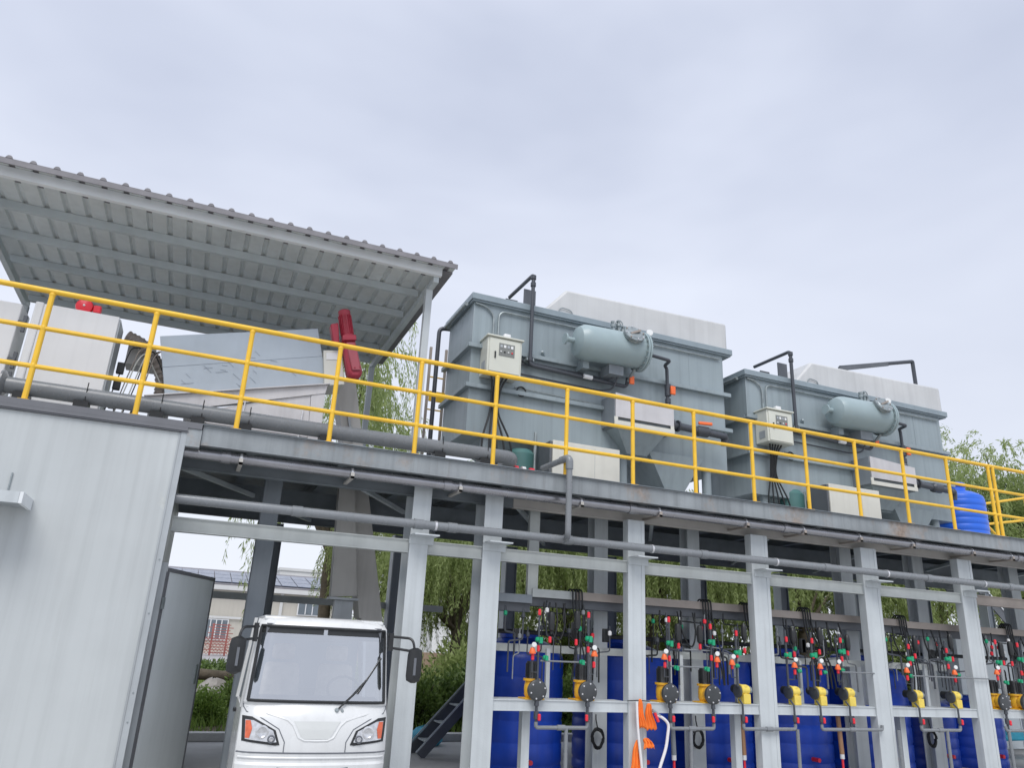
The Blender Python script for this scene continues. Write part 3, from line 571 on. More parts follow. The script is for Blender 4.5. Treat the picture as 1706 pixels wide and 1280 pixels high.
    obj('orange_handle', MB().box(X(5.71), X(5.79), 9.33, 9.37, Z(5.43), Z(5.56)), 'orange', t, bevel=.012)
    op = obj('outlet_pipe', MB().tube(fillet([(X(5.97), y0, VZ+.03), (X(6.38), y0, VZ-.0), (X(6.40), 9.42, VZ-.02), (X(6.46), 9.45, VZ-.05), (X(6.47), 9.45, Z(4.95))], .05, 5), .028, 12), 'pvcdk', t)
    obj('outlet_valve', MB().lathe((X(6.47), 9.45, Z(5.38)), (0, 0, 1), [(.03, 0), (.05, .01), (.05, .2), (.03, .21)], 14), 'pvcdk', op)
    obj('orange_handle', MB().box(X(6.475), X(6.56), 9.36, 9.40, Z(5.40), Z(5.54)), 'orange', t, bevel=.012)
    obj('check_valve', MB().lathe((X(6.47), 9.45, Z(5.14)), (0, 0, 1), [(.03, 0), (.055, .01), (.055, .07), (.035, .12), (.045, .13), (.045, .2), (.03, .21)], 14), 'pvcdk', op)
    # control enclosure
    bx = obj('control_box', MB().box(X(3.35), X(3.35)+.53, 9.3, 9.59, Z(5.18), Z(5.72)), 'ctrl', t, bevel=.008)
    obj('rain_cap', MB().box(X(3.35)-.02, X(3.35)+.55, 9.265, 9.597, Z(5.723), Z(5.748)), 'ctrl', bx, bevel=.006)
    obj('door', MB().box(X(3.35)+.03, X(3.35)+.50, 9.285, 9.298, Z(5.2), Z(5.7)), 'ctrl', bx, bevel=.005)
    obj('window', MB().box(X(3.35)+.17, X(3.35)+.41, 9.279, 9.284, Z(5.45), Z(5.64)), 'screen', bx)
    for k in range(4): obj('instrument', MB().box(X(3.35)+.185+.055*k, X(3.35)+.22+.055*k, 9.2735, 9.2785, Z(5.575), Z(5.615)), 'gauge' if k % 2 else 'trim', bx)
    for k in range(4): obj('switch', MB().lathe((X(3.35)+.20+.057*k, 9.2785, Z(5.51)), (0, -1, 0), [(.013, 0), (.013, .006), (.008, .012)], 10), ('frame', 'black', 'frame', 'redplas')[k], bx)
    obj('lock', MB().box(X(3.35)+.105, X(3.35)+.125, 9.272, 9.284, Z(5.40), Z(5.5)), 'black', bx); obj('side_grille', MB().box(X(3.35)-.006, X(3.35)-.001, 9.36, 9.5, Z(5.25), Z(5.37)), 'trim', bx)
    obj('beacon', MB().box(X(3.35)+.27, X(3.35)+.38, 9.36, 9.45, Z(5.749), Z(5.84)), 'frame', bx, bevel=.02)
    for k in range(5):
        x = X(3.48)+.06*k
        obj('control_cable', MB().tube(fillet([(x, 9.42, Z(5.18)), (x*.6+X(3.55)*.4, 9.45, Z(5.05)), (X(3.53)+.02*k, 9.5, Z(4.7)), (X(3.40)+.11*k, 9.45, Z(4.25)), (X(3.45)+.12*k, 9.5, D0+.02)], .15, 5), .014, 6), 'rubber', t)
    # scum trough
    tr_ = obj('scum_trough', MB().prism([(X(5.38), Z(5.19)), (X(6.40), Z(5.12)), (X(6.40), Z(4.82)), (X(5.38), Z(4.82))], 9.2, 9.215).box(X(5.38), X(6.40), 9.216, 9.598, Z(5.10), Z(5.114)), 'steel', t)
    obj('trough_lip', MB().box(X(5.36), X(6.40), 9.19, 9.21, Z(4.70), Z(4.765)).box(X(5.36), X(5.42), 9.2005, 9.212, Z(4.766), Z(4.82)).box(X(6.34), X(6.4), 9.2005, 9.212, Z(4.766), Z(4.82)), 'whitebox', tr_)
    obj('trough_inside', MB().box(X(5.385), X(6.39), 9.24, 9.597, Z(4.70), Z(4.9)), 'under', tr_)
    obj('trough_side', MB().box(X(5.365), X(5.379), 9.22, 9.598, Z(4.72), Z(5.18)), 'darkcol', tr_)
    # sludge outlet pipe with orange lever
    sp_ = obj('sludge_pipe', MB().tube([(X(6.41), 9.3, Z(4.87)), (X(7.42), 9.3, Z(4.83))], .05, 14), 'pvcdk', t)
    for x in (6.42, 6.52): obj('pipe_flange', MB().lathe((X(x), 9.3, Z(4.87)), (1, 0, 0), [(.09, 0), (.09, .03)], 18), 'pvcdk', sp_)
    obj('valve_body', MB().lathe((X(6.88), 9.3, Z(4.85)), (1, 0, 0), [(.055, 0), (.085, .03), (.085, .2), (.055, .23)], 16), 'pvcdk', sp_)
    obj('side_pipe', MB().tube([(X(6.6), 9.36, Z(4.93)), (X(7.5), 9.36, Z(4.89))], .022, 8), 'pvcdk', sp_); obj('elbow', MB().tube(fillet([(X(7.38), 9.3, Z(4.83)), (X(7.45), 9.34, Z(4.83)), (X(7.45), 9.36, Z(4.7))], .04), .06, 12), 'pvcdk', sp_)
    if not second: obj('orange_lever', MB().bar((X(6.88), 9.24, Z(4.96)), (X(7.12), 9.22, Z(4.97)), .04, .05), 'orange', t, bevel=.012)
    # downpipe at the back left corner
    obj('downpipe', MB().tube(fillet([(X(3.5), 10.84, Z(6.4)), (X(3.06), 10.84, Z(6.36)), (X(3.06), 10.84, D0)], .09, 6), .035, 12), 'pvcdk', t)
    obj('side_conduit', MB().tube([(X(3.12), 9.7, Z(6.34)), (X(3.12), 10.7, Z(6.34))], .03, 10), 'fit', t)
    if second:
        obj('arm_pipe', MB().tube(fillet([(11.4, 10.6, 7.17), (13.49, 10.6, 7.70), (13.5, 10.6, 7.0), (12.9, 10.6, 6.7)], .03), .04, 10), 'pvcdk', t)
        obj('arm_bracket', MB().bar((11.3, 10.54, 7.10), (12.68, 10.54, 7.47), .03, .08), 'darksteel', t)
    # items standing on the deck under this tank
    wb = thing('deck_cabinet', labels[1], 'cabinet', (X(4.85), 9.3, D0))
    obj('body', MB().box(X(4.33), X(5.39), 9.1, 9.5, D0, 4.285), 'whitebox', wb, bevel=.006)
    obj('seam', MB().box(X(5.385)-.4, X(5.385)-.396, 9.098, 9.0995, D0+.02, 4.25), 'trim', wb)
    obj('back_post', MB().box(X(4.29), X(4.325), 9.12, 9.48, D0, 4.27), 'darksteel', wb)
    pu = thing('recirculation_pump', labels[2], 'pump', (X(4.0), 10, D0))
    obj('casing', MB().lathe((X(4.12), 9.75, D0+.02), (0, 0, 1), [(.2, 0), (.22, .1), (.22, .55), (.16, .62)], 20), 'teal', pu); obj('motor', MB().lathe((X(3.85), 9.75, D0+.2), (-1, 0, 0), [(.12, 0), (.12, .35), (.1, .38)], 16), 'teal', pu); obj('riser', MB().tube([(X(4.28), 9.6, D0), (X(4.28), 9.6, Z(4.5))], .025, 8), 'fit', pu)
    return t
flotation_tank(0, 0, 1, ('large grey-green flotation tank with pale hood, the nearer one beside the canopy roof', 'cream cabinet on the deck below the nearer flotation tank', 'teal pump set under the nearer flotation tank'))
flotation_tank(4.93, -.285, 1.025, ('grey-green flotation tank farther along the deck, next to the bright blue barrel', 'cream cabinet on the deck below the farther flotation tank', 'teal pump set under the farther flotation tank'), True)
lad = thing('yellow_ladder', 'small rusty yellow ladder frame behind the left end of the nearer tank', 'ladder', (3.1, 11.3, D0))
for x in (3.08, 3.35): obj('stile', MB().box(x-.02, x+.02, 11.3, 11.34, D0, 6.2), 'primer', lad)
for k in range(8): obj('rung', MB().tube([(3.1, 11.32, 4.0+k*.28), (3.33, 11.32, 4.0+k*.28)], .012, 6), 'yellow', lad)
obj('kick_plate', MB().box(3.1, 3.5, 11.26, 11.29, 5.25, 5.42), 'yellow', lad)
ba = thing('blue_barrel', 'bright blue ribbed plastic barrel at the right end of the deck', 'barrel', (13.42, 10, D0))
pf = [(.455, 0), (.475, .03)]
for k in range(8): z = .05+k*.118; pf += [(.475, z), (.475, z+.075), (.467, z+.09), (.467, z+.103)]
pf += [(.47, 1.0), (.45, 1.06), (.38, 1.11), (.30, 1.15), (.18, 1.17), (.17, 1.25), (.16, 1.26)]
obj('shell', MB().lathe((13.42, 10, D0), (0, 0, 1), pf, 40), 'barrel', ba)
obj('lid', MB().lathe((13.42, 10, D0+1.262), (0, 0, 1), [(.19, 0), (.19, .06), (.16, .08)], 24), 'barrel', ba)

# ------------------------------------------------------------------ blue dosing tanks on the ground
TL = ['blue chemical tank behind the first pair of yellow pumps, leftmost of the row', 'blue chemical tank half hidden by the column with the orange rags', 'blue chemical tank behind the third and fourth yellow pumps',
      'blue chemical tank behind the column right of the upright pumps', 'blue chemical tank with brown stick in front, right of the gap', 'low blue chemical tank standing behind the last column, its top below the rail', 'low blue chemical tank next to the pale electric cabinet']
def chem_tank(x, y, r, h, label):
    t = thing('chemical_tank', label, 'tank', (x, y, 0), 'blue chemical tanks behind the pumps')
    pf = [(r*.97, 0), (r, .04)]; nb = 5
    for k in range(nb):
        z = .12+k*(h*.8)/nb; pf += [(r, z), (r*.985, z+.02), (r*.985, z+.04), (r, z+.06)]
    pf += [(r, h*.86), (r*.97, h*.91), (r*.8, h*.97), (r*.5, h*1.02), (r*.42, h*1.025)]
    obj('shell', MB().lathe((x, y, 0), (0, 0, 1), pf, 40), 'blue', t)
    obj('lid', MB().lathe((x, y, h*1.026), (0, 0, 1), [(r*.46, 0), (r*.46, .06), (r*.4, .085)], 28), 'blue', t)
    obj('outlet', MB().tube([(x-.1, y-r+.03, .22), (x-.1, y-r-.12, .22)], .03, 8), 'redplas', t)
for (x, y, r, h), lb in zip(((4.32, 9.95, .6, 1.62), (5.96, 10.0, .70, 1.62), (7.36, 10.0, .68, 1.62), (8.8, 10.0, .72, 1.6), (10.38, 10.0, .76, 1.55), (11.72, 10.0, .55, 1.0), (12.82, 9.95, .53, 1.0)), TL): chem_tank(x, y, r, h, lb)

# ------------------------------------------------------------------ dosing pumps with their pipework (local coordinates, origin on the rail top under the pump head)
def valve_red(x, z, y=0, h=.072): return MB().lathe((x, y, z), (0, 0, 1), [(.012, 0), (.019, .008), (.019, h-.008), (.012, h)], 8)
def pump_a(mirror):
    s = -1 if mirror else 1
    t = thing('dosing_pump', '', 'pump', (0, 0, 0), 'yellow dosing pumps on the rail', local=True)
    bd = MB().lathe((0, .19, 0), (0, 0, 1), [(.105, 0), (.105, .015), (.07, .02), (.085, .05), (.088, .12), (.082, .17), (.075, .195), (.1, .2), (.1, .225)], 20); bd.lathe((0, .14, .11), (0, -1, 0), [(.075, 0), (.095, .04), (.095, .08)], 20); obj('body', bd, 'pumpy', t)
    obj('foot', MB().box(-.12, .12, .08, .30, .0, .014), 'pumpy', t)
    mo = MB().lathe((0, .19, .226), (0, 0, 1), [(.075, 0), (.068, .01), (.068, .17), (.06, .19)], 16)
    for k in range(12): a = 2*PI*k/12; mo.bar((.072*math.cos(a), .19+.072*math.sin(a), .24), (.072*math.cos(a), .19+.072*math.sin(a), .39), .006, .012, (math.cos(a), math.sin(a), 0))
    obj('motor', mo, 'black', t)
    hd = obj('pump_head', MB().lathe((0, .06, .105), (0, -1, 0), [(.1, 0), (.115, .01), (.115, .05), (.1, .06), (.05, .064)], 28), 'head', t)
    bo = MB()
    for k in range(6): a = 2*PI*k/6+.3; bo.lathe((.09*math.cos(a), .001, .105+.09*math.sin(a)), (0, -1, 0), [(.011, 0), (.009, .009)], 8)
    obj('head_bolts', bo, 'bolt', hd)
    pi = MB().tube([(0, .03, .21), (0, .03, 1.0)], .013, 8); pi.tube([(0, .03, .02), (0, .03, -.29)], .017, 8); pi.lathe((0, .03, -.06), (0, 0, 1), [(.03, 0), (.022, .08)], 10); pi.lathe((0, .03, .2), (0, 0, 1), [(.026, 0), (.026, .03)], 10)
    pi.tube([(0, .03, .30), (-.075*s, .03, .30), (-.075*s, .03, .5)], .009, 6); pi.lathe((0, .03, -.2), (0, 0, 1), [(.03, 0), (.03, .08)], 10)
    obj('pipework', pi, 'pvcdk', t)
    for (x, z, y) in ((0, .5, .03), (-.075*s, .385, .02), (0, .9, .03), (.025*s, -.215, 0), (.155*s, .60, .05)): obj('red_union', valve_red(x, z, y), 'redplas', t)
    obj('green_valve', MB().lathe((-.045, .02, .70), (1, 0, 0), [(.015, 0), (.03, .01), (.03, .06), (.02, .065), (.02, .09)], 10).box(-.01, .03, -.02, .0, .66, .73), 'green', t)
    obj('green_valve', MB().lathe((.09*s-.03, .02, .43), (1, 0, 0), [(.015, 0), (.026, .01), (.026, .05), (.02, .06)], 10).box(.09*s-.015, .09*s+.02, -.02, 0, .40, .45), 'green', t)
    obj('damper', MB().lathe((-.08*s, .02, .5), (0, 0, 1), [(.04, 0), (.042, .01), (.026, .055), (.018, .07)], 14), 'orange', t)
    obj('pressure_gauge', MB().lathe((-.07*s, 0, .60), (-.35, -.9, 0), [(.028, 0), (.03, .012), (.024, .018)], 14), 'gauge', t)
    obj('pulse_damper', MB().lathe((.155*s, .05, .70), (0, 0, 1), [(.012, 0), (.012, .03), (.035, .05), (.04, .1), (.04, .22), (.03, .25), (.015, .26)], 12), 'black', t)
    return t
def pump_b(kk):
    t = thing('dosing_pump', '', 'pump', (0, 0, 0), 'yellow dosing pumps on the rail', local=True)
    obj('body', MB().box(.04, .15, .02, .15, 0, .12).lathe((.02, .085, .17), (1, 0, 0), [(.07, 0), (.075, .01), (.06, .02), (.06, .13), (.05, .14)], 18).lathe((.09, .085, .12), (0, 0, 1), [(.05, 0), (.055, .1), (.035, .115)], 14), 'pumplemon', t, bevel=.006)
    obj('stroke_knob', MB().lathe((.165, .085, .17), (1, 0, 0), [(.045, 0), (.045, .03), (.035, .035)], 16), 'fit', t)
    obj('pump_head', MB().lathe((.015, .085, .15), (-1, 0, 0), [(.07, 0), (.08, .01), (.08, .035), (.05, .045)], 24), 'head', t)
    obj('motor', MB().lathe((.10, .14, .17), (0, 1, 0), [(.05, 0), (.055, .01), (.055, .16), (.04, .17)], 14), 'black', t)
    pi = MB().tube([(-.03, .05, .21), (-.03, .05, .95)], .016, 8); pi.tube([(-.03, .03, .06), (-.03, -.03, .0), (-.03, -.03, -.29)], .014, 8); pi.lathe((-.03, -.03, -.2), (0, 0, 1), [(.026, 0), (.026, .08)], 10)
    pi.tube([(-.03, .05, .32), (.08 if kk else -.12, .05, .32), (.08 if kk else -.12, .05, .45)], .009, 6)
    obj('pipework', pi, 'pvcdk', t)
    q = .08 if kk else -.12
    for (x, z, y) in ((-.03, .55, .03), (q, .385, .03), (-.03, .80, .03), (.0, -.215, -.05), (.12, .62, .06)): obj('red_union', valve_red(x, z, y), 'redplas', t)
    obj('green_valve', MB().lathe((-.075, .03, .67), (1, 0, 0), [(.015, 0), (.03, .01), (.03, .06), (.02, .065), (.02, .09)], 10).box(-.03, .02, 0, .02, .64, .71), 'green', t)
    obj('green_valve', MB().lathe((q+.05, .03, .44), (1, 0, 0), [(.015, 0), (.026, .01), (.026, .05), (.02, .06)], 10), 'green', t)
    obj('damper', MB().lathe((q, .03, .47), (0, 0, 1), [(.04, 0), (.042, .01), (.026, .055), (.018, .07)], 14), 'orange', t)
    obj('pressure_gauge', MB().lathe((q+.01, .01, .575), (-.35, -.9, 0), [(.028, 0), (.03, .012), (.024, .018)], 14), 'gauge', t)
    obj('pulse_damper', MB().lathe((.12, .06, .72), (0, 0, 1), [(.012, 0), (.012, .03), (.03, .05), (.038, .1), (.038, .2), (.03, .24), (.012, .26)], 12), 'black', t)
    return t
RT = .988; PY = 8.43
A1 = pump_a(False); A1.location = (3.915, PY, RT); A1['label'] = 'yellow dosing pump with black round head, first one right of the grey H column'
A2 = pump_a(True); A2.location = (4.575, PY, RT); A2['label'] = 'yellow dosing pump with black round head, second from the left on the rail'
for src, x, lb in ((A1, 5.73, 'yellow dosing pump with dark head, just right of the hanging orange rags'), (A2, 6.37, 'yellow dosing pump with dark head, between the rags and the upright pumps'),
                   (A1, 11.75, 'yellow dosing pump with black ribbed motor, first beyond the last whole column'), (A2, 12.25, 'yellow dosing pump at the right edge, second from the end'), (A1, 12.72, 'yellow dosing pump cut by the right edge of the photo')):
    copy_tree(src, (x, PY, RT), lb)
B1 = pump_b(0); B1.location = (6.86, PY+.06, RT); B1['label'] = 'small upright yellow pump, first left of the column beside the brown stick'
B2 = pump_b(1); B2.location = (7.70, PY+.06, RT); B2['label'] = 'small upright yellow pump, first right of the fourth column'
for src, x, lb in ((B2, 8.15, 'small upright yellow pump, middle one of three in the bay with the white ladder gap'), (B1, 8.67, 'small upright yellow pump with a black cable on its right, third in its bay'), (B1, 9.98, 'small upright yellow pump, first in the bay with the paired thin uprights'), (B2, 10.76, 'small upright yellow pump, right of the paired thin uprights')):
    copy_tree(src, (x, PY+.06, RT), lb)
for o in list(bpy.data.objects):
    if o.get('category') == 'pump' and o.name.startswith('dosing_pump'):
        rj = random.Random(o.name)
        for ch in o.children:
            if ch.name.startswith('red_union') and ch.location.length == 0: ch.location.z = rj.uniform(-.03, .05) if ch.data.vertices[0].co.z > 0 else 0
            elif ch.name.startswith('green_valve'): ch.location.z = rj.uniform(-.05, .06)
            elif ch.name.startswith('pulse_damper'): ch.location = (rj.uniform(-.03, .03), 0, rj.uniform(-.06, .08))
# suction manifolds joining pumps in pairs
for a, b_, drop, lb in ((3.915, 4.575, 4.30, 'grey suction pipe joining the two leftmost yellow pumps'), (5.73, 6.37, 6.02, 'grey suction pipe just right of the white hose'), (6.83, 7.67, 7.70, 'grey suction pipe passing behind the fourth column'), (8.12, 9.2, 9.5, 'grey suction pipe in front of the tank with the yellow-brown stick'), (9.95, 10.73, 10.45, 'grey suction pipe in the bay of the paired thin uprights'), (11.7, 12.9, 11.75, 'grey suction pipe near the right edge below the pumps')):
    m_ = thing('suction_pipe', lb, 'pipe', ((a+b_)/2, PY, .7), 'suction pipes under the pumps')
    mb = MB().tube(fillet([(a, PY+.03, .76), (a, PY+.03, .70), (b_, PY+.03, .70), (b_, PY+.03, .76)], .04, 4), .022, 10); obj('manifold', mb, 'pvc', m_)
    obj('drop_pipe', MB().tube([(drop, PY+.03, .70), (drop, PY+.03, .02)], .024, 10), 'pvc', m_)
    obj('tee', MB().lathe(((a*.5+b_*.5)-.06, PY+.03, .70), (1, 0, 0), [(.03, 0), (.03, .1)], 10), 'pvc', m_)
# discharge header
hdr = tag(obj('discharge_line', MB().tube([(3.95, 8.47, 1.415), (4.55, 8.47, 1.415)], .01, 8).tube([(5.75, 8.47, 1.415), (6.35, 8.47, 1.415)], .01, 8).tube([(9.9, 8.47, 1.42), (11.5, 8.47, 1.42)], .01, 8).tube([(5.98, 8.5, 1.62), (6.4, 8.5, 1.62)], .01, 8).tube([(8.6, 8.5, 1.43), (9.2, 8.5, 1.43)], .01, 8), 'pvc'), 'thin grey discharge line linking the valves above the pumps', 'pipe')
# cables from the shelf
for i, (x, lb) in enumerate(((4.55, 'black cables hanging from the tray above the second pump'), (6.55, 'black cables looping over the tray by the inner column'), (7.25, 'black cables looping over the tray left of the fourth column'), (8.3, 'black cables looping over the tray in the middle bay'), (10.2, 'black cables looping over the tray by the paired uprights'), (12.6, 'black cables falling from the tray near the right edge'))):
    t = thing('hanging_cables', lb, 'cables', (x, 8.85, 2.2), 'cables hung over the tray')
    for k in range(4):
        xx = x+.045*k; dr_ = random.uniform(-.15, .15)
        obj('cable', MB().tube(fillet([(xx-.05, 9.0, 2.14), (xx-.02, 8.9, 2.29), (xx, 8.85, 2.27), (xx+.01, 8.84, 2.0), (xx+dr_*.4, 8.72, 1.75), (xx+dr_, 8.64, 1.45), (xx+dr_*1.3, 8.64, 1.2)], .12, 4), .011, 6), 'rubber', t)
    for k in range(2):
        obj('drop_conduit', MB().tube(fillet([(x-.35+.5*k, 8.87, 2.12), (x-.35+.5*k, 8.87, 1.98), (x-.02+.1*k, 8.87, 1.97)], .03, 3), .009, 6), 'rubber', t)
for x, lb in ((5.12, 'black cable coil hanging on the inner column right of the first pumps'), (6.65, 'black cable coil hanging below the fourth pump'), (11.0, 'black cable coil hanging beyond the paired uprights')):
    t = thing('cable_coil', lb, 'cable', (x, 9.15, .5), 'coiled cables')
    pts = [(x+.08*math.cos(a)+.01*random.uniform(-1, 1), 9.16+.0006*i_, .50+.11*math.sin(a)+.015*math.sin(a*.37)) for i_, a in enumerate(np.linspace(0, 6.28*4, 72))]
    obj('coil', MB().tube(pts, .010, 6), 'rubber', t); obj('tail', MB().tube([(x, 9.18, .6), (x-.03, 9.18, .72), (x-.02, 9.2, .78)], .008, 6), 'rubber', t)
for x, y, lb in ((7.05, 8.75, 'brown level tube with white collar, left of the fourth column'), (8.72, 8.75, 'yellow-brown level tube with white collar in the bay of upright pumps'), (6.0, 8.8, 'grey-blue level tube with white collar below the third pump')):
    t = thing('level_tube', lb, 'tube', (x, y, .3), 'level tubes')
    obj('tube', MB().tube([(x, y, .36), (x-.02, y, .84)], .032, 12), 'wood' if x > 6.5 else 'darkcol', t); obj('collar', MB().tube([(x, y, .30), (x, y, .36)], .03, 12), 'frame', t); obj('foot_valve', MB().tube([(x, y, .05), (x, y, .3)], .016, 8).box(x-.05, x+.08, y-.06, y+.02, .1, .16), 'redplas', t)

rc = random.Random(5)
for i, (x0, x1, lb) in enumerate(((3.55, 5.05, 'tangle of thin chemical lines above the two leftmost pumps'), (5.5, 7.0, 'tangle of thin chemical lines right of the orange rags'), (7.5, 9.1, 'tangle of thin chemical lines above the three upright pumps'), (9.6, 11.1, 'tangle of thin chemical lines in the bay of paired uprights'), (11.6, 13.1, 'tangle of thin chemical lines at the right edge'))):
    t = thing('chemical_lines', lb, 'pipes', ((x0+x1)/2, 8.7, 1.2), 'chemical lines above the pumps')
    for k in range(13):
        x = x0+(x1-x0)*(k+rc.random())/13; y = rc.uniform(8.58, 8.9); zt = rc.uniform(1.75, 2.1); zb = rc.uniform(1.15, 1.45); dx = rc.uniform(-.28, .28)
        obj('line', MB().tube(fillet([(x, y, zt), (x, y, (zt+zb)/2), (x+dx, y, (zt+zb)/2-.02), (x+dx, y, zb)], .03, 3), rc.choice((.008, .011, .014)), 6), rc.choice(('pvcdk', 'pvcdk', 'rubber', 'pvc')), t)
        obj('fitting', MB().lathe((x, y, zt-.12), (0, 0, 1), [(.012, 0), (.024, .01), (.024, .05), (.012, .06)], 8), rc.choice(('pvcdk', 'pvcdk', 'redplas', 'green', 'pvc', 'frame')), t)
    for k in range(3):
        x = x0+(x1-x0)*rc.random(); obj('junction_box', MB().box(x-.04, x+.04, 8.82, 8.87, 1.66, 1.66+rc.uniform(.1, .22)), 'black', t, bevel=.008)
    for k in range(3):
        x = x0+(x1-x0)*rc.random(); w2 = rc.uniform(.12, .3)
        obj('hose_loop', MB().tube(fillet([(x, 8.85, 2.1), (x-.05, 8.8, 1.85), (x+w2*.5, 8.76, 1.6), (x+w2, 8.78, 1.85), (x+w2, 8.86, 2.1)], .15, 5), .012, 6), 'rubber', t)
# orange rags and hose on the third column
rg = thing('orange_rags', 'orange cloth strips tied round the third column at pump height', 'rags', (5.29, 8.42, .9))
def rag(pts, wd, seed):
    rnd = random.Random(seed); mb = MB(); n = 16; m_ = 22; edge = [.018*math.sin(q*.9+seed)+rnd.uniform(-.008, .006) for q in range(m_)]
    for i in range(n):
        t = i/(n-1); p = pts[0].lerp(pts[1], t)
        for k in range(m_):
            u = k/(m_-1)-.5; ww = wd*(.32+.7*t**.6)
            f = .016*math.sin(u*19+seed+t*1.5)+.009*math.sin(u*37+seed*2-t*3)
            mb.v.append((p.x+u*ww+.008*math.sin(t*7+seed), p.y+f*(.4+t), p.z+edge[k]*t**4-.03*u*u))
    for i in range(n-1):
        for k in range(m_-1): mb.f.append((i*m_+k, i*m_+k+1, (i+1)*m_+k+1, (i+1)*m_+k))
    o = obj('cloth_strip', mb, 'cloth', rg, sharp=180); s_ = o.modifiers.new('solid', 'SOLIDIFY'); s_.thickness = .004; return o
rag([Vector((5.27, 8.43, 1.03)), Vector((5.29, 8.42, .72))], .10, 1); rag([Vector((5.40, 8.44, .98)), Vector((5.43, 8.43, .70))], .14, 2)
rag([Vector((5.24, 8.42, .58)), Vector((5.18, 8.40, .2))], .15, 3); rag([Vector((5.36, 8.42, .60)), Vector((5.40, 8.41, .50))], .15, 4)
obj('tie_wire', MB().tube([(5.13, 8.48, 1.0), (5.28, 8.46, 1.01), (5.44, 8.48, 1.0)], .006, 6), 'rubber', rg)
wh = thing('white_hose', 'white hose looped over the column below the orange rags', 'hose', (5.4, 8.4, .3))
obj('hose', MB().tube(fillet([(5.205, 8.39, 1.0), (5.21, 8.38, .7), (5.25, 8.37, .35), (5.29, 8.37, .0)], .3, 6), .016, 10), 'hose', wh)
obj('hose', MB().tube(fillet([(5.47, 8.40, .86), (5.56, 8.38, .83), (5.645, 8.37, .76), (5.60, 8.37, .5), (5.49, 8.37, .25), (5.45, 8.37, .0)], .08, 6), .018, 10), 'hose', wh)
obj('nozzle', MB().tube([(5.43, 8.40, .91), (5.55, 8.385, .83)], .018, 8), 'fit', wh); obj('nozzle_grip', MB().tube([(5.46, 8.39, .88), (5.5, 8.38, .78)], .018, 8), 'redplas', wh)

# ------------------------------------------------------------------ electric truck
TX, TY = 1.255, 7.25
tk = thing('electric_truck', 'white electric utility truck facing the camera, parked under the platform', 'truck', (TX, TY, 0), local=True); tk.rotation_euler = (0, 0, math.radians(-2))
PR = [(.22, .06), (.26, .0), (.34, -.025), (.45, -.03), (.52, -.03), (.54, -.012), (.56, -.01), (.6, -.015), (.7, -.012), (.8, 0), (.88, .02), (.94, .045), (.98, .075), (1.0, .085), (1.02, .09), (1.15, .115), (1.3, .14), (1.45, .165), (1.6, .19), (1.63, .195), (1.655, .19), (1.69, .205), (1.715, .235), (1.73, .28), (1.735, .36)]
def pz(z):
    for (a, ya), (b, yb) in zip(PR[:-1], PR[1:]):
        if a <= z <= b: return ya+(yb-ya)*(z-a)/(b-a)
    return PR[-1][1]
def hw(z):
    K = [(.2, .60), (.3, .63), (.6, .648), (.9, .645), (1.0, .635), (1.6, .602), (1.68, .595), (1.715, .575), (1.735, .555)]
    for (a, va), (b, vb) in zip(K[:-1], K[1:]):
        if a <= z <= b: return va+(vb-va)*(z-a)/(b-a)
    return K[-1][1]
def FS(x, z, off=0):
    u = x/hw(z); k = .10 if z < 1 else .07
    return (x, pz(z)+k*abs(u)**2.2+.10*max(0, abs(u)-.82)**2/.0324*.5-off, z)
NU = 40; us = [-1+2*i/NU for i in range(NU+1)]
def ease(u): return math.copysign(1-(1-abs(u))**1.6, u)
us = [ease(u) for u in us]
sh = MB()
for z, _ in PR:
    for u in us:
        p = FS(u*hw(z), z); sh.v.append((p[0], p[1], p[2]-.02*(u*u if z > 1.66 else 0)))
n = NU+1
for i in range(len(PR)-1):
    for k in range(NU):
        if 1.02 <= PR[i][0] and PR[i+1][0] <= 1.63 and abs((us[k]+us[k+1])/2) < .935: continue
        sh.f.append((i*n+k, i*n+k+1, (i+1)*n+k+1, (i+1)*n+k))
cabm = obj('cab', sh, 'truck', tk, sharp=28); s_ = cabm.modifiers.new('solid', 'SOLIDIFY'); s_.thickness = .02; s_.offset = -1
top = MB().prismx([(.30, 1.725), (.36, 1.736), (1.45, 1.73), (1.45, 1.69), (.30, 1.69)], -.553, .553); obj('roof', top, 'truck', tk, bevel=.012)
for s in (-1, 1):
    dm = MB().add([(s*.645, .24, .3), (s*.645, 1.4, .3), (s*.645, 1.4, .95), (s*.645, .24, .95), (s*.61, .24, .3), (s*.61, 1.4, .3), (s*.61, 1.4, .95), (s*.61, .24, .95)], [(0, 1, 2, 3), (4, 7, 6, 5), (0, 4, 5, 1), (1, 5, 6, 2), (2, 6, 7, 3), (3, 7, 4, 0)])
    d_ = obj('door', dm, 'truck', tk, bevel=.01); obj('handle', MB().box(s*.66-.012, s*.66+.012, 1.15, 1.3, .83, .86), 'black', d_)
    obj('pillar', MB().hexa([(s*.64-.02, 1.36, .95), (s*.64+.01, 1.36, .95), (s*.64+.01, 1.45, .95), (s*.64-.02, 1.45, .95), (s*.57-.02, 1.36, 1.72), (s*.57+.01, 1.36, 1.72), (s*.57+.01, 1.45, 1.72), (s*.57-.02, 1.45, 1.72)]), 'truck', tk)
    obj('pillar', MB().hexa([(s*.63-.03, .27, .95), (s*.63+.01, .27, .95), (s*.63+.01, .35, .95), (s*.63-.03, .35, .95), (s*.57-.03, .36, 1.70), (s*.57+.01, .36, 1.70), (s*.57+.01, .44, 1.70), (s*.57-.03, .44, 1.70)]), 'truck', tk)
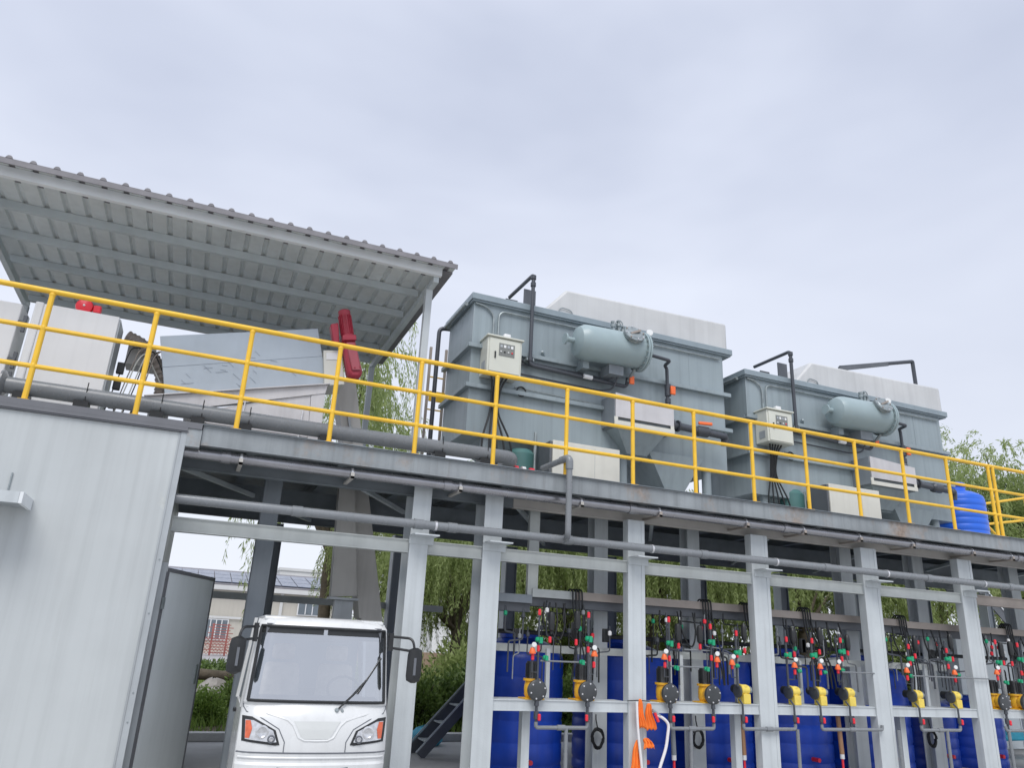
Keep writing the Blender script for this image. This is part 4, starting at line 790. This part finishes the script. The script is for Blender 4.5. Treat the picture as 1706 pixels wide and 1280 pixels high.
def patch(poly, off, thick, m_, name, nx=10, parent=tk):
    # grid patch clipped to a polygon (convex) on the cab front
    xs_ = [p[0] for p in poly]; mb = MB(); rows = []
    cx_ = sum(xs_)/len(poly); cz_ = sum(p[1] for p in poly)/len(poly)
    # triangulate finely: fan rings
    K = 5; edge = []
    for (x0, z0), (x1, z1) in zip(poly, poly[1:]+poly[:1]):
        for j in range(6): edge.append((x0+(x1-x0)*j/6, z0+(z1-z0)*j/6))
    m2 = len(edge)
    for r in range(K+1):
        t = r/K
        for (x, z) in edge: mb.v.append(FS(cx_+(x-cx_)*t, cz_+(z-cz_)*t, off))
    for r in range(K):
        for j in range(m2): mb.f.append((r*m2+j, r*m2+(j+1) % m2, (r+1)*m2+(j+1) % m2, (r+1)*m2+j))
    b0_ = len(mb.v)
    for (x, z) in edge: mb.v.append(FS(x, z, off-thick))
    for j in range(m2): mb.f.append((K*m2+j, K*m2+(j+1) % m2, b0_+(j+1) % m2, b0_+j))
    return obj(name, mb, m_, parent, sharp=40)
g = MB()
zs = [1.015, 1.1, 1.2, 1.3, 1.4, 1.5, 1.6, 1.64]
wu = [(-.95+1.9*i/20) for i in range(21)]
for z in zs:
    for u in wu: g.v.append(FS(u*hw(z), z, .004))
for i in range(len(zs)-1):
    for k in range(20): g.f.append((i*21+k, i*21+k+1, (i+1)*21+k+1, (i+1)*21+k))
ws = obj('windscreen', g, 'windscreen', tk)
for ua, ub in ((-.94, -.03), (.03, .94)):
    sb = MB(); uu = [ua+(ub-ua)*i/10 for i in range(11)]
    for z in (1.582, 1.61, 1.638):
        for u in uu: sb.v.append(FS(u*hw(z), z, .0062))
    for i in range(2):
        for k in range(10): sb.f.append((i*11+k, i*11+k+1, (i+1)*11+k+1, (i+1)*11+k))
    obj('tint_band', sb, 'black', ws)
fr = []
for u in np.linspace(-.95, .95, 20): fr.append(FS(u*hw(1.015), 1.015, .008))
for z in np.linspace(1.03, 1.625, 12): fr.append(FS(.95*hw(z), z, .008))
for u in np.linspace(.95, -.95, 20): fr.append(FS(u*hw(1.64), 1.64, .008))
for z in np.linspace(1.625, 1.03, 12): fr.append(FS(-.95*hw(z), z, .008))
obj('gasket', MB().tube(fr+[fr[0]], .014, 6), 'black', ws)
HLp = [(-.632, .895), (-.55, .89), (-.345, .79), (-.30, .678), (-.335, .672), (-.612, .70)]
for s in (-1, 1):
    pl_ = [(p[0]*(-s) if s == 1 else p[0], p[1]) for p in HLp]
    if s == 1: pl_ = [(-p[0], p[1]) for p in HLp][::-1]
    cx_, cz_ = sum(p[0] for p in pl_)/6, sum(p[1] for p in pl_)/6
    big = patch(pl_, .006, .03, 'black', 'headlight')
    inn = [(cx_+(x-cx_)*.83, cz_+(z-cz_)*.77) for x, z in pl_]
    patch(inn, .0105, .004, 'lamp', 'reflector', parent=big)
    am = [(-.60, .86), (-.56, .862), (-.54, .80), (-.555, .725), (-.587, .725)]
    if s == 1: am = [(-x, z) for x, z in am][::-1]
    patch(am, .015, .004, 'amber', 'indicator', parent=big)
    for (bx_, bz_, br, m_) in ((-.455, .775, .055, 'lamp'), (-.375, .722, .033, 'dash'), (-.375, .722, .02, 'lamp')):
        c_ = FS(bx_ if s == -1 else -bx_, bz_, .012+(.006 if br < .03 else 0)); obj('bulb_ring', MB().lathe(c_, (0, -1, 0), [(br*.3, -.01), (br, 0), (br, .012), (br*.75, .014), (br*.5, .006)], 18), m_, big)
patch([(-.20, .865), (.20, .865), (.115, .725), (-.115, .725)], .004, .02, 'truckgrey', 'badge_recess')
ridge = MB()
for s in (-1, 1):
    ridge.tube([FS(s*x, z, -.006) for x, z in ((.60, .965), (.42, .915), (.25, .868), (.205, .83), (.15, .735), (.10, .712), (0, .71))], .013, 8)
obj('bonnet_crease', ridge, 'truck', tk)
for s in (-1, 1): obj('bonnet_gap', MB().tube([FS(s*x, z, .001) for x, z in ((.635, .995), (.628, .96), (.60, .925), (.46, .875), (.32, .80), (.262, .70), (.262, .62))], .0045, 6), 'dash', tk)
obj('tow_cover', MB().lathe(FS(.36, .42, .004), (0, -1, 0), [(.035, 0), (.03, .006)], 16), 'truckgrey', tk)
obj('plate_recess', MB().box(-.2, .2, -.036, -.031, .34, .43), 'truckgrey', tk, bevel=.004)
obj('bonnet_gap', MB().tube([FS(x, .615, .001) for x in np.linspace(-.64, .64, 24)], .006, 6), 'dash', tk)
obj('bumper_crease', MB().tube([FS(x, .575, -.004) for x in np.linspace(-.62, .62, 24)], .012, 8), 'truck', tk)
for z in (.50, .47, .44): obj('bumper_slot', MB().tube([FS(x, z-.02*(1-(x/.3)**2), -.002) for x in np.linspace(-.3, .3, 12)], .007, 6), 'dash', tk)
wp = obj('wiper', MB().tube([FS(.16, .955, .012), FS(.30, 1.08, .03), FS(.42, 1.21, .02)], .008, 8), 'black', tk)
obj('wiper_blade', MB().bar(FS(.34, 1.09, .014), FS(.545, 1.40, .014), .012, .012), 'black', wp); obj('wiper_pivot', MB().lathe(FS(.16, .955, .004), (0, -1, .2), [(.02, 0), (.015, .02)], 10), 'fit', wp); obj('wiper_pivot', MB().lathe(FS(.21, .95, .004), (0, -1, .2), [(.014, 0), (.01, .012)], 10), 'fit', wp)
for s in (-1, 1):
    x0 = s*.60; x1 = s*(.80 if s > 0 else .745); zt = 1.60 if s > 0 else 1.63
    mi = obj('mirror', MB().lathe((x1+s*.02, .02, zt-.40), (s*.0+.02, 0, 1), [(.02, 0), (.062, .02), (.07, .06), (.07, .24), (.062, .29), (.02, .31)], 18), 'black', tk)
    for v in mi.data.vertices: v.co.y = .02+(v.co.y-.02)*.75
    arm = MB().tube(fillet([(x0, .22, zt), (x1, .05, zt-.01), (x1+s*.02, .03, zt-.12)], .06, 5), .012, 8); arm.tube(fillet([(x0, .22, zt-.1), (x1-s*.02, .07, zt-.12), (x1+s*.02, .03, zt-.13)], .04, 5), .012, 8); arm.tube([(x0+s*.03, .19, zt), (x0+s*.03, .19, zt-.1)], .011, 6); arm.box(min(x0, x0+s*.04), max(x0, x0+s*.04), .17, .24, zt-.13, zt+.03)
    obj('mirror_arm', arm, 'black', mi)
    obj('mirror_rib', MB().box(x1+s*.012-.008, x1+s*.012+.014, -.045, -.03, zt-.33, zt-.18), 'dash', mi)
obj('dashboard', MB().prismx([(.14, 1.03), (.14, .99), (.5, .9), (.5, 1.0), (.35, 1.05)], -.56, .56), 'dash', tk, bevel=.02)
obj('steering_wheel', MB().tube([(.27+.15*math.cos(a), .50+.05*math.sin(a), 1.10+.11*math.sin(a)) for a in np.linspace(0, 6.28, 26)], .013, 8), 'black', tk)
for s in (-1, 1):
    st = obj('seat', MB().box(s*.27-.19, s*.27+.19, .72, 1.12, .62, .8), 'seat', tk, bevel=.05)
    obj('seat_back', MB().hexa([(s*.27-.2, 1.0, .8), (s*.27+.2, 1.0, .8), (s*.27+.2, 1.12, .8), (s*.27-.2, 1.12, .8), (s*.27-.17, 1.1, 1.3), (s*.27+.17, 1.1, 1.3), (s*.27+.17, 1.2, 1.3), (s*.27-.17, 1.2, 1.3)]), 'seat', st, bevel=.04)
    obj('headrest', MB().box(s*.27-.11, s*.27+.11, 1.12, 1.2, 1.33, 1.48), 'seat', st, bevel=.03)
obj('sun_visor', MB().box(-.53, -.02, .235, .255, 1.545, 1.665), 'dash', tk); obj('sun_visor', MB().box(.02, .53, .235, .255, 1.545, 1.665), 'dash', tk); obj('rear_mirror', MB().box(-.1, .1, .24, .27, 1.52, 1.58), 'dash', tk, bevel=.01)
obj('back_wall', MB().box(-.58, .58, 1.42, 1.45, .45, 1.05), 'dash', tk); obj('back_window', MB().box(-.53, .53, 1.425, 1.432, 1.052, 1.62), 'glass', tk)
cg = obj('cargo_bed', MB().box(-.62, .62, 1.55, 2.9, .5, .56).box(-.62, .62, 1.55, 1.58, .56, .86).box(-.62, -.59, 1.58, 2.9, .56, .86).box(.59, .62, 1.58, 2.9, .56, .86).box(-.59, .59, 2.87, 2.9, .56, .86), 'truck', tk)
obj('chassis', MB().box(-.45, .45, .15, 2.85, .3, .45), 'black', tk)
for x in (-.53, .53):
    for y in (.55, 2.35):
        wl = obj('wheel', MB().lathe((x-.075, y, .26), (1, 0, 0), [(.16, 0), (.24, .005), (.26, .03), (.26, .12), (.24, .145), (.16, .15)], 28), 'rubber', tk); obj('rim', MB().lathe((x-.078, y, .26), (1, 0, 0), [(.05, -.003), (.15, 0), (.15, .156), (.05, .16)], 20), 'fit', wl)

# ------------------------------------------------------------------ steps, stair, cabinet and small things behind
ls = thing('metal_steps', 'dark metal steps leaning up behind the two near columns', 'steps', (3.5, 11.4, 0))
for y in (11.25, 11.75): obj('stringer', MB().bar((3.42, y, .02), (4.55, y, 1.22), .03, .13, (0, 0, 1)), 'darksteel', ls); 
for k in range(5): t = .14+k*.2; obj('tread', MB().box(3.42+1.13*t-.06, 3.42+1.13*t+.1, 11.27, 11.73, .02+1.2*t, .04+1.2*t), 'purlin', ls)
for y in (11.236, 11.764): obj('edge_strip', MB().bar((3.36, y, .075), (4.49, y, 1.275), .012, .02), 'purlin', ls)
sk = MB(); sk.lathe((3.9, 12.6, 0), (0, 0, 1), [(.22, 0), (.27, .06), (.25, .16), (.15, .25), (.03, .28)], 14)
for i, v in enumerate(sk.v): sk.v[i] = (v[0]+.02*math.sin(i*3.1), v[1]+.02*math.cos(i*1.7), v[2]+.01*math.sin(i*2.3))
tag(obj('cyan_sack', sk, 'sack', sharp=80), 'crumpled cyan sack on the ground behind the dark metal steps', 'sack')
so = thing('access_stair', 'steel access stair descending from the far right end of the platform', 'stair', (18, 13, 2))
for y in (12.95, 13.75): obj('stringer', MB().bar((16.9, y, 4.1), (20.6, y, .9), .03, .22), 'darksteel', so)
for k in range(11): x = 17.1+k*.32; obj('tread', MB().box(x-.12, x+.14, 12.97, 13.73, 3.93-k*.277, 3.96-k*.277), 'column', so)
for a in ((16.9, 12.9, 4.2), ): obj('edge_strip', MB().bar((16.95, 12.92, 4.2), (20.65, 12.92, 1.0), .012, .03), 'edge', so); obj('landing', MB().box(15.4, 17, 12.9, 13.8, 3.9, 3.96), 'column', so)
ec = thing('electric_cabinet', 'pale grey electric cabinet standing beyond the last column at the right', 'cabinet', (15.1, 11, 0))
obj('body', MB().box(14.15, 16.4, 11, 11.6, .1, 2.15), 'door', ec, bevel=.01); obj('plinth', MB().box(14.2, 16.35, 11.05, 11.55, 0, .1), 'concrete', ec)
for x in (14.9, 15.65): obj('door_seam', MB().box(x-.006, x+.006, 10.995, 10.9995, .15, 2.1), 'trim', ec)
for x in (14.82, 15.57): obj('handle', MB().box(x-.015, x+.015, 10.97, 10.999, 1.1, 1.3), 'black', ec)
tp = MB(); tp.prism([(14.0, .42), (14.3, .50), (15.3, .46), (15.4, .36), (14.1, .34)], 10.2, 10.7); tag(obj('cyan_cover', tp, 'sack', bevel=.03), 'folded cyan cover lying before the pale electric cabinet', 'cover')

# ------------------------------------------------------------------ far buildings
fb_ = thing('factory_building', 'low cream factory building with rows of solar panels on its sloping roof', 'building', (0, 56, 0))
FX0, FX1, FE, FRZ = -14, 10.2, 4.3, 5.35
obj('wall', MB().box(FX0, FX1, 56, 70, 0, FE), 'creamwall', fb_)
obj('eave', MB().box(FX0-.2, FX1+.3, 55.6, 56, FE-.25, FE+.05), 'whitewall', fb_)
rfm = MB().hexa([(FX0-.2, 55.6, FE+.06), (FX1+.3, 55.6, FE+.06), (FX1+.3, 63, FE+.06), (FX0-.2, 63, FE+.06), (FX0-.2, 55.6, FE+.12), (FX1+.3, 55.6, FE+.12), (FX1+.3, 63, 5.8), (FX0-.2, 63, 5.8)])
rf = obj('roof', rfm, 'sheettop', fb_)
slp = (5.8-FE-.12)/7.4
pm = MB().hexa([(0, 0, .05), (1.05, 0, .05), (1.05, 1.75, .05+1.75*slp), (0, 1.75, .05+1.75*slp), (0, 0, .09), (1.05, 0, .09), (1.05, 1.75, .09+1.75*slp), (0, 1.75, .09+1.75*slp)])
q0 = obj('solar_panel', pm, 'pv', rf); q0.location = Vector((-6.0, 56.0, FE+.12+.4*slp))-ORG[fb_.name]+ORG[q0.name]
q0.location = (-6.0, 56.0, FE+.12+.4*slp)
first = True
# meshes of the roof's panels are local to the building origin
for v in q0.data.vertices: v.co += ORG[q0.name]
q0.location = Vector((-6.0, 56.0, FE+.12+.4*slp))-ORG[q0.name]
for r in range(3):
    for k in range(15):
        if r == 0 and k == 0: continue
        share(q0, Vector((-6+k*1.1, 56+r*1.85, FE+.12+(.4+r*1.85)*slp))-ORG[q0.name])
for (a, b_, z0, z1) in ((1.5, 2.9, .9, 2.1), (7.4, 9.3, 2.75, 3.75), (-1.5, .2, .9, 2.1)):
    wn_ = obj('window', MB().box(a-.08, b_+.08, 55.9, 55.97, z0-.08, z1+.08), 'frame', fb_); obj('pane', MB().box(a, b_, 55.87, 55.899, z0, z1), 'glass', wn_)
    nb = 4
    for k in range(1, nb): x = a+(b_-a)*k/nb; obj('mullion', MB().box(x-.03, x+.03, 55.85, 55.869, z0, z1), 'frame', wn_)
for x in (-3, 1.2, 4.6, 6.2): obj('pilaster', MB().box(x-.1, x+.1, 55.88, 55.999, 0, FE-.26), 'whitewall', fb_)
obj('ledge', MB().box(FX0, FX1, 55.86, 55.879, 2.2, 2.35), 'whitewall', fb_)
rb = thing('rooftop_block', 'small pale block building rising behind the solar-panel roof', 'building', (9.5, 75, 0))
obj('wall', MB().box(7.8, 12.4, 75, 80, 0, 7.0), 'whitewall', rb); obj('parapet', MB().box(7.7, 12.5, 74.9, 80.1, 7.0, 7.25), 'whitewall', rb)
ap = thing('white_house', 'white plastered house with a dark window, glimpsed through the willow leaves', 'house', (24, 60, 0))
obj('wall', MB().box(18.5, 34, 60, 72, 0, 8.2), 'whitewall', ap); obj('parapet', MB().box(18.3, 34.2, 59.8, 72.2, 8.2, 8.5), 'creamwall', ap); obj('ledge', MB().box(18.4, 34.1, 59.7, 59.99, 2.9, 3.1), 'whitewall', ap)
for x in (20.6, 24.6, 28.6):
    w_ = obj('window', MB().box(x-.75, x+.75, 59.92, 59.999, 4.2, 5.9), 'frame', ap); obj('pane', MB().box(x-.66, x+.66, 59.9, 59.919, 4.3, 5.8), 'glass', w_); obj('mullion', MB().box(x-.04, x+.04, 59.88, 59.899, 4.3, 5.8), 'frame', w_)
bw = tag(obj('boundary_wall', MB().box(5, 40, 34, 34.25, 0, 1.0), 'sandwall'), 'low reddish-beige boundary wall across the road behind the hedge', 'wall')
def rack_stack(x0, x1, y, h, label):
    t = thing('red_rack', label, 'rack', ((x0+x1)/2, y, 0), 'red steel racks by the road')
    for x in (x0+.15, x1-.2): obj('post', MB().box(x-.05, x+.05, y-.05, y+.05, 0, h), 'brickred', t)
    for k in range(int(h/.16)):
        z = .15+k*.16; e = .12 if k % 2 else -.05; obj('rung', MB().box(x0-e, x1+e, y-.03, y+.03, z, z+.05), 'brickred', t)
rack_stack(1.75, 2.95, 51, 1.85, 'tall stack of red steel racks beside the road, before the factory'); rack_stack(.4, 1.55, 51, 1.0, 'lower stack of red steel racks left of the tall stack')
lattice = MB()
for i in range(9):
    for k in range(5): lattice.bar((1.5+i*.2, 50.4, .1+k*.2), (1.7+i*.2, 50.4, .3+k*.2), .025, .025); lattice.bar((1.7+i*.2, 50.4, .1+k*.2), (1.5+i*.2, 50.4, .3+k*.2), .025, .025)
tag(obj('red_lattice', lattice, 'brickred'), 'red steel lattice barrier leaning in front of the tall red rack stack', 'barrier')
lg = MB().tube([(-.5, 21.5, .42), (.4, 21.4, .5), (1.2, 21.5, .46), (2.2, 21.6, .5), (3.4, 21.5, .45)], [.12, .14, .12, .13, .1], 10); tag(obj('fallen_log', lg, 'bark', sharp=80), 'weathered fallen log on the stones behind the leafy bush', 'log')
for i, (x, y, s, lb) in enumerate(((.2, 20.6, .35, 'grey boulder under the left end of the log'), (1.0, 20.7, .42, 'grey boulder under the middle of the log'), (1.7, 20.5, .33, 'grey boulder under the right end of the log'), (.9, 19.2, .3, 'grey boulder in front of the other boulders below the log'))):
    mb = MB().lathe((x, y, 0), (0, 0, 1), [(s*.8, 0), (s, s*.3), (s*.85, s*.7), (s*.5, s), (s*.1, s*1.08)], 9); rnd = random.Random(i)
    mb.v = [(a+rnd.uniform(-.12, .12)*s, b+rnd.uniform(-.12, .12)*s, c+rnd.uniform(-.06, .06)*s) for a, b, c in mb.v]; tag(obj('boulder', mb, 'stone', sharp=20), lb, 'boulder', 'boulders below the log')

# ------------------------------------------------------------------ vegetation
def leaf_mesh(name, base, direc, length, width, m_):
    """one kite-shaped leaf per row"""
    n = len(base); d = direc/np.linalg.norm(direc, axis=1, keepdims=True)
    rv = RNG.normal(size=(n, 3)); sd_ = np.cross(d, rv); sd_ /= np.linalg.norm(sd_, axis=1, keepdims=True)
    nrm = np.cross(sd_, d)
    L_ = length[:, None]; W_ = width[:, None]
    v = np.stack([base, base+d*L_*.45+sd_*W_*.5+nrm*L_*.03, base+d*L_, base+d*L_*.45-sd_*W_*.5+nrm*L_*.03], 1).reshape(-1, 3)
    me = bpy.data.meshes.new(name); me.vertices.add(4*n); me.vertices.foreach_set('co', v.astype(np.float32).ravel())
    me.loops.add(4*n); me.loops.foreach_set('vertex_index', np.arange(4*n, dtype=np.int32)); me.polygons.add(n); me.polygons.foreach_set('loop_start', np.arange(0, 4*n, 4, dtype=np.int32))
    me.update(calc_edges=True); me.materials.append(M[m_]); return me
def willow_mesh(seed, H=6.0, R=2.4, nstr=560):
    rng = np.random.default_rng(seed); B = []; Dn = []
    limbs = []
    for i in range(11):
        a = rng.uniform(0, 2*PI); top = rng.uniform(.62, 1.0)*H; rr_ = rng.uniform(.25, .95)*R
        limbs.append((a, top, rr_))
    for i in range(nstr):
        a, top, rr_ = limbs[rng.integers(len(limbs))]
        a2 = a+rng.normal(0, .30); t = rng.uniform(.35, 1.05); r = rr_*t; z = top*(1-.25*(1-t))-.25*rng.random()+.25*rng.normal()
        p = np.array([r*math.cos(a2), r*math.sin(a2), max(1.3, z)]); dirn = np.array([math.cos(a2), math.sin(a2), .5])*.06+rng.normal(0, .012, 3)
        ln = rng.uniform(.7, 2.9); n = int(ln/.05)
        for k in range(n):
            p = p+dirn*(.05/max(.03, np.linalg.norm(dirn))); dirn = dirn+np.array([0, 0, -.008])+rng.normal(0, .003, 3)
            if p[2] < .3: break
            for q in range(2):
                B.append(p+rng.normal(0, .02, 3)); o = rng.normal(0, .6, 3); Dn.append(dirn/np.linalg.norm(dirn)*.7+o*.7+np.array([0, 0, -.45]))
    B = np.array(B); Dn = np.array(Dn); n = len(B)
    return leaf_mesh('crown', B, Dn, rng.uniform(.08, .16, n), rng.uniform(.016, .032, n), 'willow'), limbs
def trunk_mb(limbs, H):
    mb = MB(); mb.tube([(0, 0, 0), (.05, .02, .9), (.0, .06, 1.8), (.04, 0, 2.4)], [.2, .16, .14, .12], 10)
    for a, top, r in limbs: mb.tube(fillet([(0.02, 0.02, 2.0), (r*.35*math.cos(a), r*.35*math.sin(a), top*.6), (r*math.cos(a), r*math.sin(a), top*.97)], .6, 5), [.075-.009*i for i in range(8)], 6)
    return mb
WM = [willow_mesh(s) for s in (11, 22, 33)]+[willow_mesh(47, nstr=360)]
TM = [trunk_mb(l, 6) for _, l in WM]
trees = [(3.9, 24, 1.95, 3, .62), (5.6, 21.5, .95, 1, .8), (8.6, 22.4, 1.2, 2, 1.1), (11.7, 24, 1.12, 0, 1.2), (14.7, 22.5, 1.12, 1, 1.2), (17.9, 24, 1.17, 2, 1.25), (21.3, 22.8, 1.2, 0, 1.25), (25, 24.2, 1.3, 1, 1.2), (28.6, 23.4, 1.36, 2, 1.25), (32.8, 24.2, 2.05, 0, 1.05), (37.4, 24.7, 2.1, 1, 1.0), (9.6, 27.6, 1.2, 2, 1.3), (14.2, 28, 1.15, 0, 1.3), (19.2, 28, 1.25, 1, 1.35), (24.6, 28, 1.3, 2, 1.3), (7.0, 20.6, .92, 0, 1.05), (5.4, 23.5, 1.05, 2, .9)]
TLb = ['tall willow whose drooping sprays hang below the right edge of the canopy roof', 'smaller willow with low sprays just behind the inclined chute', 'willow seen between the two near grey columns', 'willow seen through the bay behind the first pair of pumps', 'willow seen through the bay right of the orange rags', 'willow seen through the bay before the fourth column',
       'willow seen through the bay between the fourth and fifth columns', 'willow seen through the bay between the fifth and last columns', 'willow behind the pale electric cabinet', 'tall willow rising behind the bright blue barrel', 'tall willow at the right edge above the yellow railing', 'willow in the second row behind the first blue tanks', 'willow in the second row behind the orange rags bay', 'willow in the second row behind the fourth column', 'willow in the second row behind the last blue tanks', 'bushy willow between the grey H columns, behind the metal steps', 'bushy willow just right of the inclined chute, left of the near column']
tm_objs = {}
for i, ((x, y, s, k, wd), lb) in enumerate(zip(trees, TLb)):
    t = thing('willow_tree', lb, 'tree', (0, 0, 0), 'willow trees behind the platform', local=True); t.location = (x, y, 0); t.scale = (s*wd, s*wd, s); t.rotation_euler = (0, 0, i*1.9)
    if k not in tm_objs: tr_o = obj('trunk', TM[k], 'bark', t, sharp=80); tm_objs[k] = tr_o
    else: tr_o = tm_objs[k].copy(); C.objects.link(tr_o); tr_o.parent = t
    cr = bpy.data.objects.new('crown', WM[k][0]); C.objects.link(cr); cr.parent = t
def shrub_mesh(seed, a, b, c, n, ln=.1, wd=.045, m_='shrub', low=0):
    rng = np.random.default_rng(seed); u = rng.normal(size=(n, 3)); u /= np.linalg.norm(u, axis=1, keepdims=True); u[:, 2] = np.abs(u[:, 2])
    ph = np.arctan2(u[:, 1], u[:, 0]); rad = rng.uniform(.55, 1.05, n)*(1+.14*np.sin(ph*5+seed)+.1*np.sin(u[:, 2]*9+ph*3))
    B = u*rad[:, None]*np.array([a, b, c]); return leaf_mesh('foliage', B, u+rng.normal(0, .7, (n, 3))+np.array([0, 0, .25]), rng.uniform(ln*.7, ln*1.3, n), rng.uniform(wd*.7, wd*1.3, n), m_)
SM = [shrub_mesh(s, .75, .6, .85, 5200) for s in (1, 2)]
stem = MB()
for k in range(6): a = k*1.05; stem.tube([(0, 0, 0), (.2*math.cos(a), .2*math.sin(a), .35), (.45*math.cos(a), .4*math.sin(a), .75)], [.025, .018, .01], 6)
stem_o = None
shr = [(4.25, 14.6, 1.05, 'dark green shrub right behind the cyan sack'), (5.3, 14.9, 1.15, 'dark green shrub between the metal steps and the near column'), (6.5, 14.8, 1.1, 'shrub behind the first blue tank'), (7.8, 14.9, 1.15, 'shrub behind the second blue tank'), (9.1, 14.7, 1.1, 'shrub behind the third blue tank'), (10.6, 15, 1.2, 'shrub behind the fourth blue tank'), (12.2, 14.8, 1.15, 'shrub behind the fifth blue tank'), (13.8, 15, 1.2, 'shrub behind the low blue tanks'), (.62, 15.2, .62, 'bright green leafy bush between the open door and the truck'), (1.35, 17.2, .75, 'bush beside the boulders, partly hidden by the truck'), (-.1, 16.4, .7, 'bush just behind the free edge of the open door'), (3.0, 15.6, .9, 'bush behind the truck, right of its mirror')]
for i, (x, y, s, lb) in enumerate(shr):
    t = thing('shrub', lb, 'shrub', (0, 0, 0), 'shrubs along the back', local=True); t.location = (x, y, 0); t.scale = (s, s, s); t.rotation_euler = (0, 0, i*1.3)
    if stem_o is None: stem_o = obj('stem', stem, 'bark', t)
    else: c_ = stem_o.copy(); C.objects.link(c_); c_.parent = t
    f_ = bpy.data.objects.new('foliage', SM[i % 2]); C.objects.link(f_); f_.parent = t
    if lb.startswith('bright'): f_.data = SM[0].copy(); f_.data.materials[0] = M['grassm']
bush_leaves = shrub_mesh(9, .8, .65, .95, 5200, .11, .04, 'willow')
for i, (x, y, sc_, lb) in enumerate(((6.7, 18.4, 1.5, 'light green bush in front of the willow trunk, behind the metal steps'), (5.0, 19.5, 1.35, 'light green bush behind the truck mirror, left of the near column'), (10.2, 26, 2.5, 'large light green bush behind the first bay of pumps'), (13.2, 26.4, 2.4, 'large light green bush behind the orange rags bay'), (16.4, 26, 2.6, 'large light green bush behind the third and fourth pumps'), (19.8, 26.5, 2.5, 'large light green bush behind the upright pumps'), (23.2, 26, 2.6, 'large light green bush behind the fifth column'), (26.8, 26.6, 2.5, 'large light green bush behind the paired thin uprights'), (30.4, 26.2, 2.6, 'large light green bush behind the pale electric cabinet'))):
    t = thing('bush', lb, 'bush', (0, 0, 0), 'light green bushes behind the willows', local=True); t.location = (x, y, 0); t.scale = (sc_, sc_, sc_); t.rotation_euler = (0, 0, i*2.2)
    c_ = stem_o.copy(); C.objects.link(c_); c_.parent = t
    f_ = bpy.data.objects.new('foliage', bush_leaves); C.objects.link(f_); f_.parent = t
n = 60000; B = np.stack([RNG.uniform(-3, 34, n), RNG.uniform(13.3, 29.5, n), np.full(n, .005)], 1)
gmesh = leaf_mesh('grass', B, RNG.normal(0, .35, (n, 3))+np.array([0, 0, 1.0]), RNG.uniform(.12, .32, n), RNG.uniform(.015, .03, n), 'grassm'); go = bpy.data.objects.new('grass', gmesh); C.objects.link(go); tag(go, 'rough green grass growing on the soil bed behind the platform', kind='stuff')
n = 9000; B = np.stack([RNG.uniform(-3, 6, n), RNG.uniform(27.5, 30.3, n), RNG.uniform(0, .5, n)], 1)
vm = leaf_mesh('verge_plants', B, RNG.normal(0, .7, (n, 3))+np.array([0, 0, .4]), RNG.uniform(.1, .2, n), RNG.uniform(.04, .08, n), 'shrub'); vo = bpy.data.objects.new('verge_plants', vm); C.objects.link(vo); tag(vo, 'low leafy ground cover along the near edge of the road', kind='stuff')
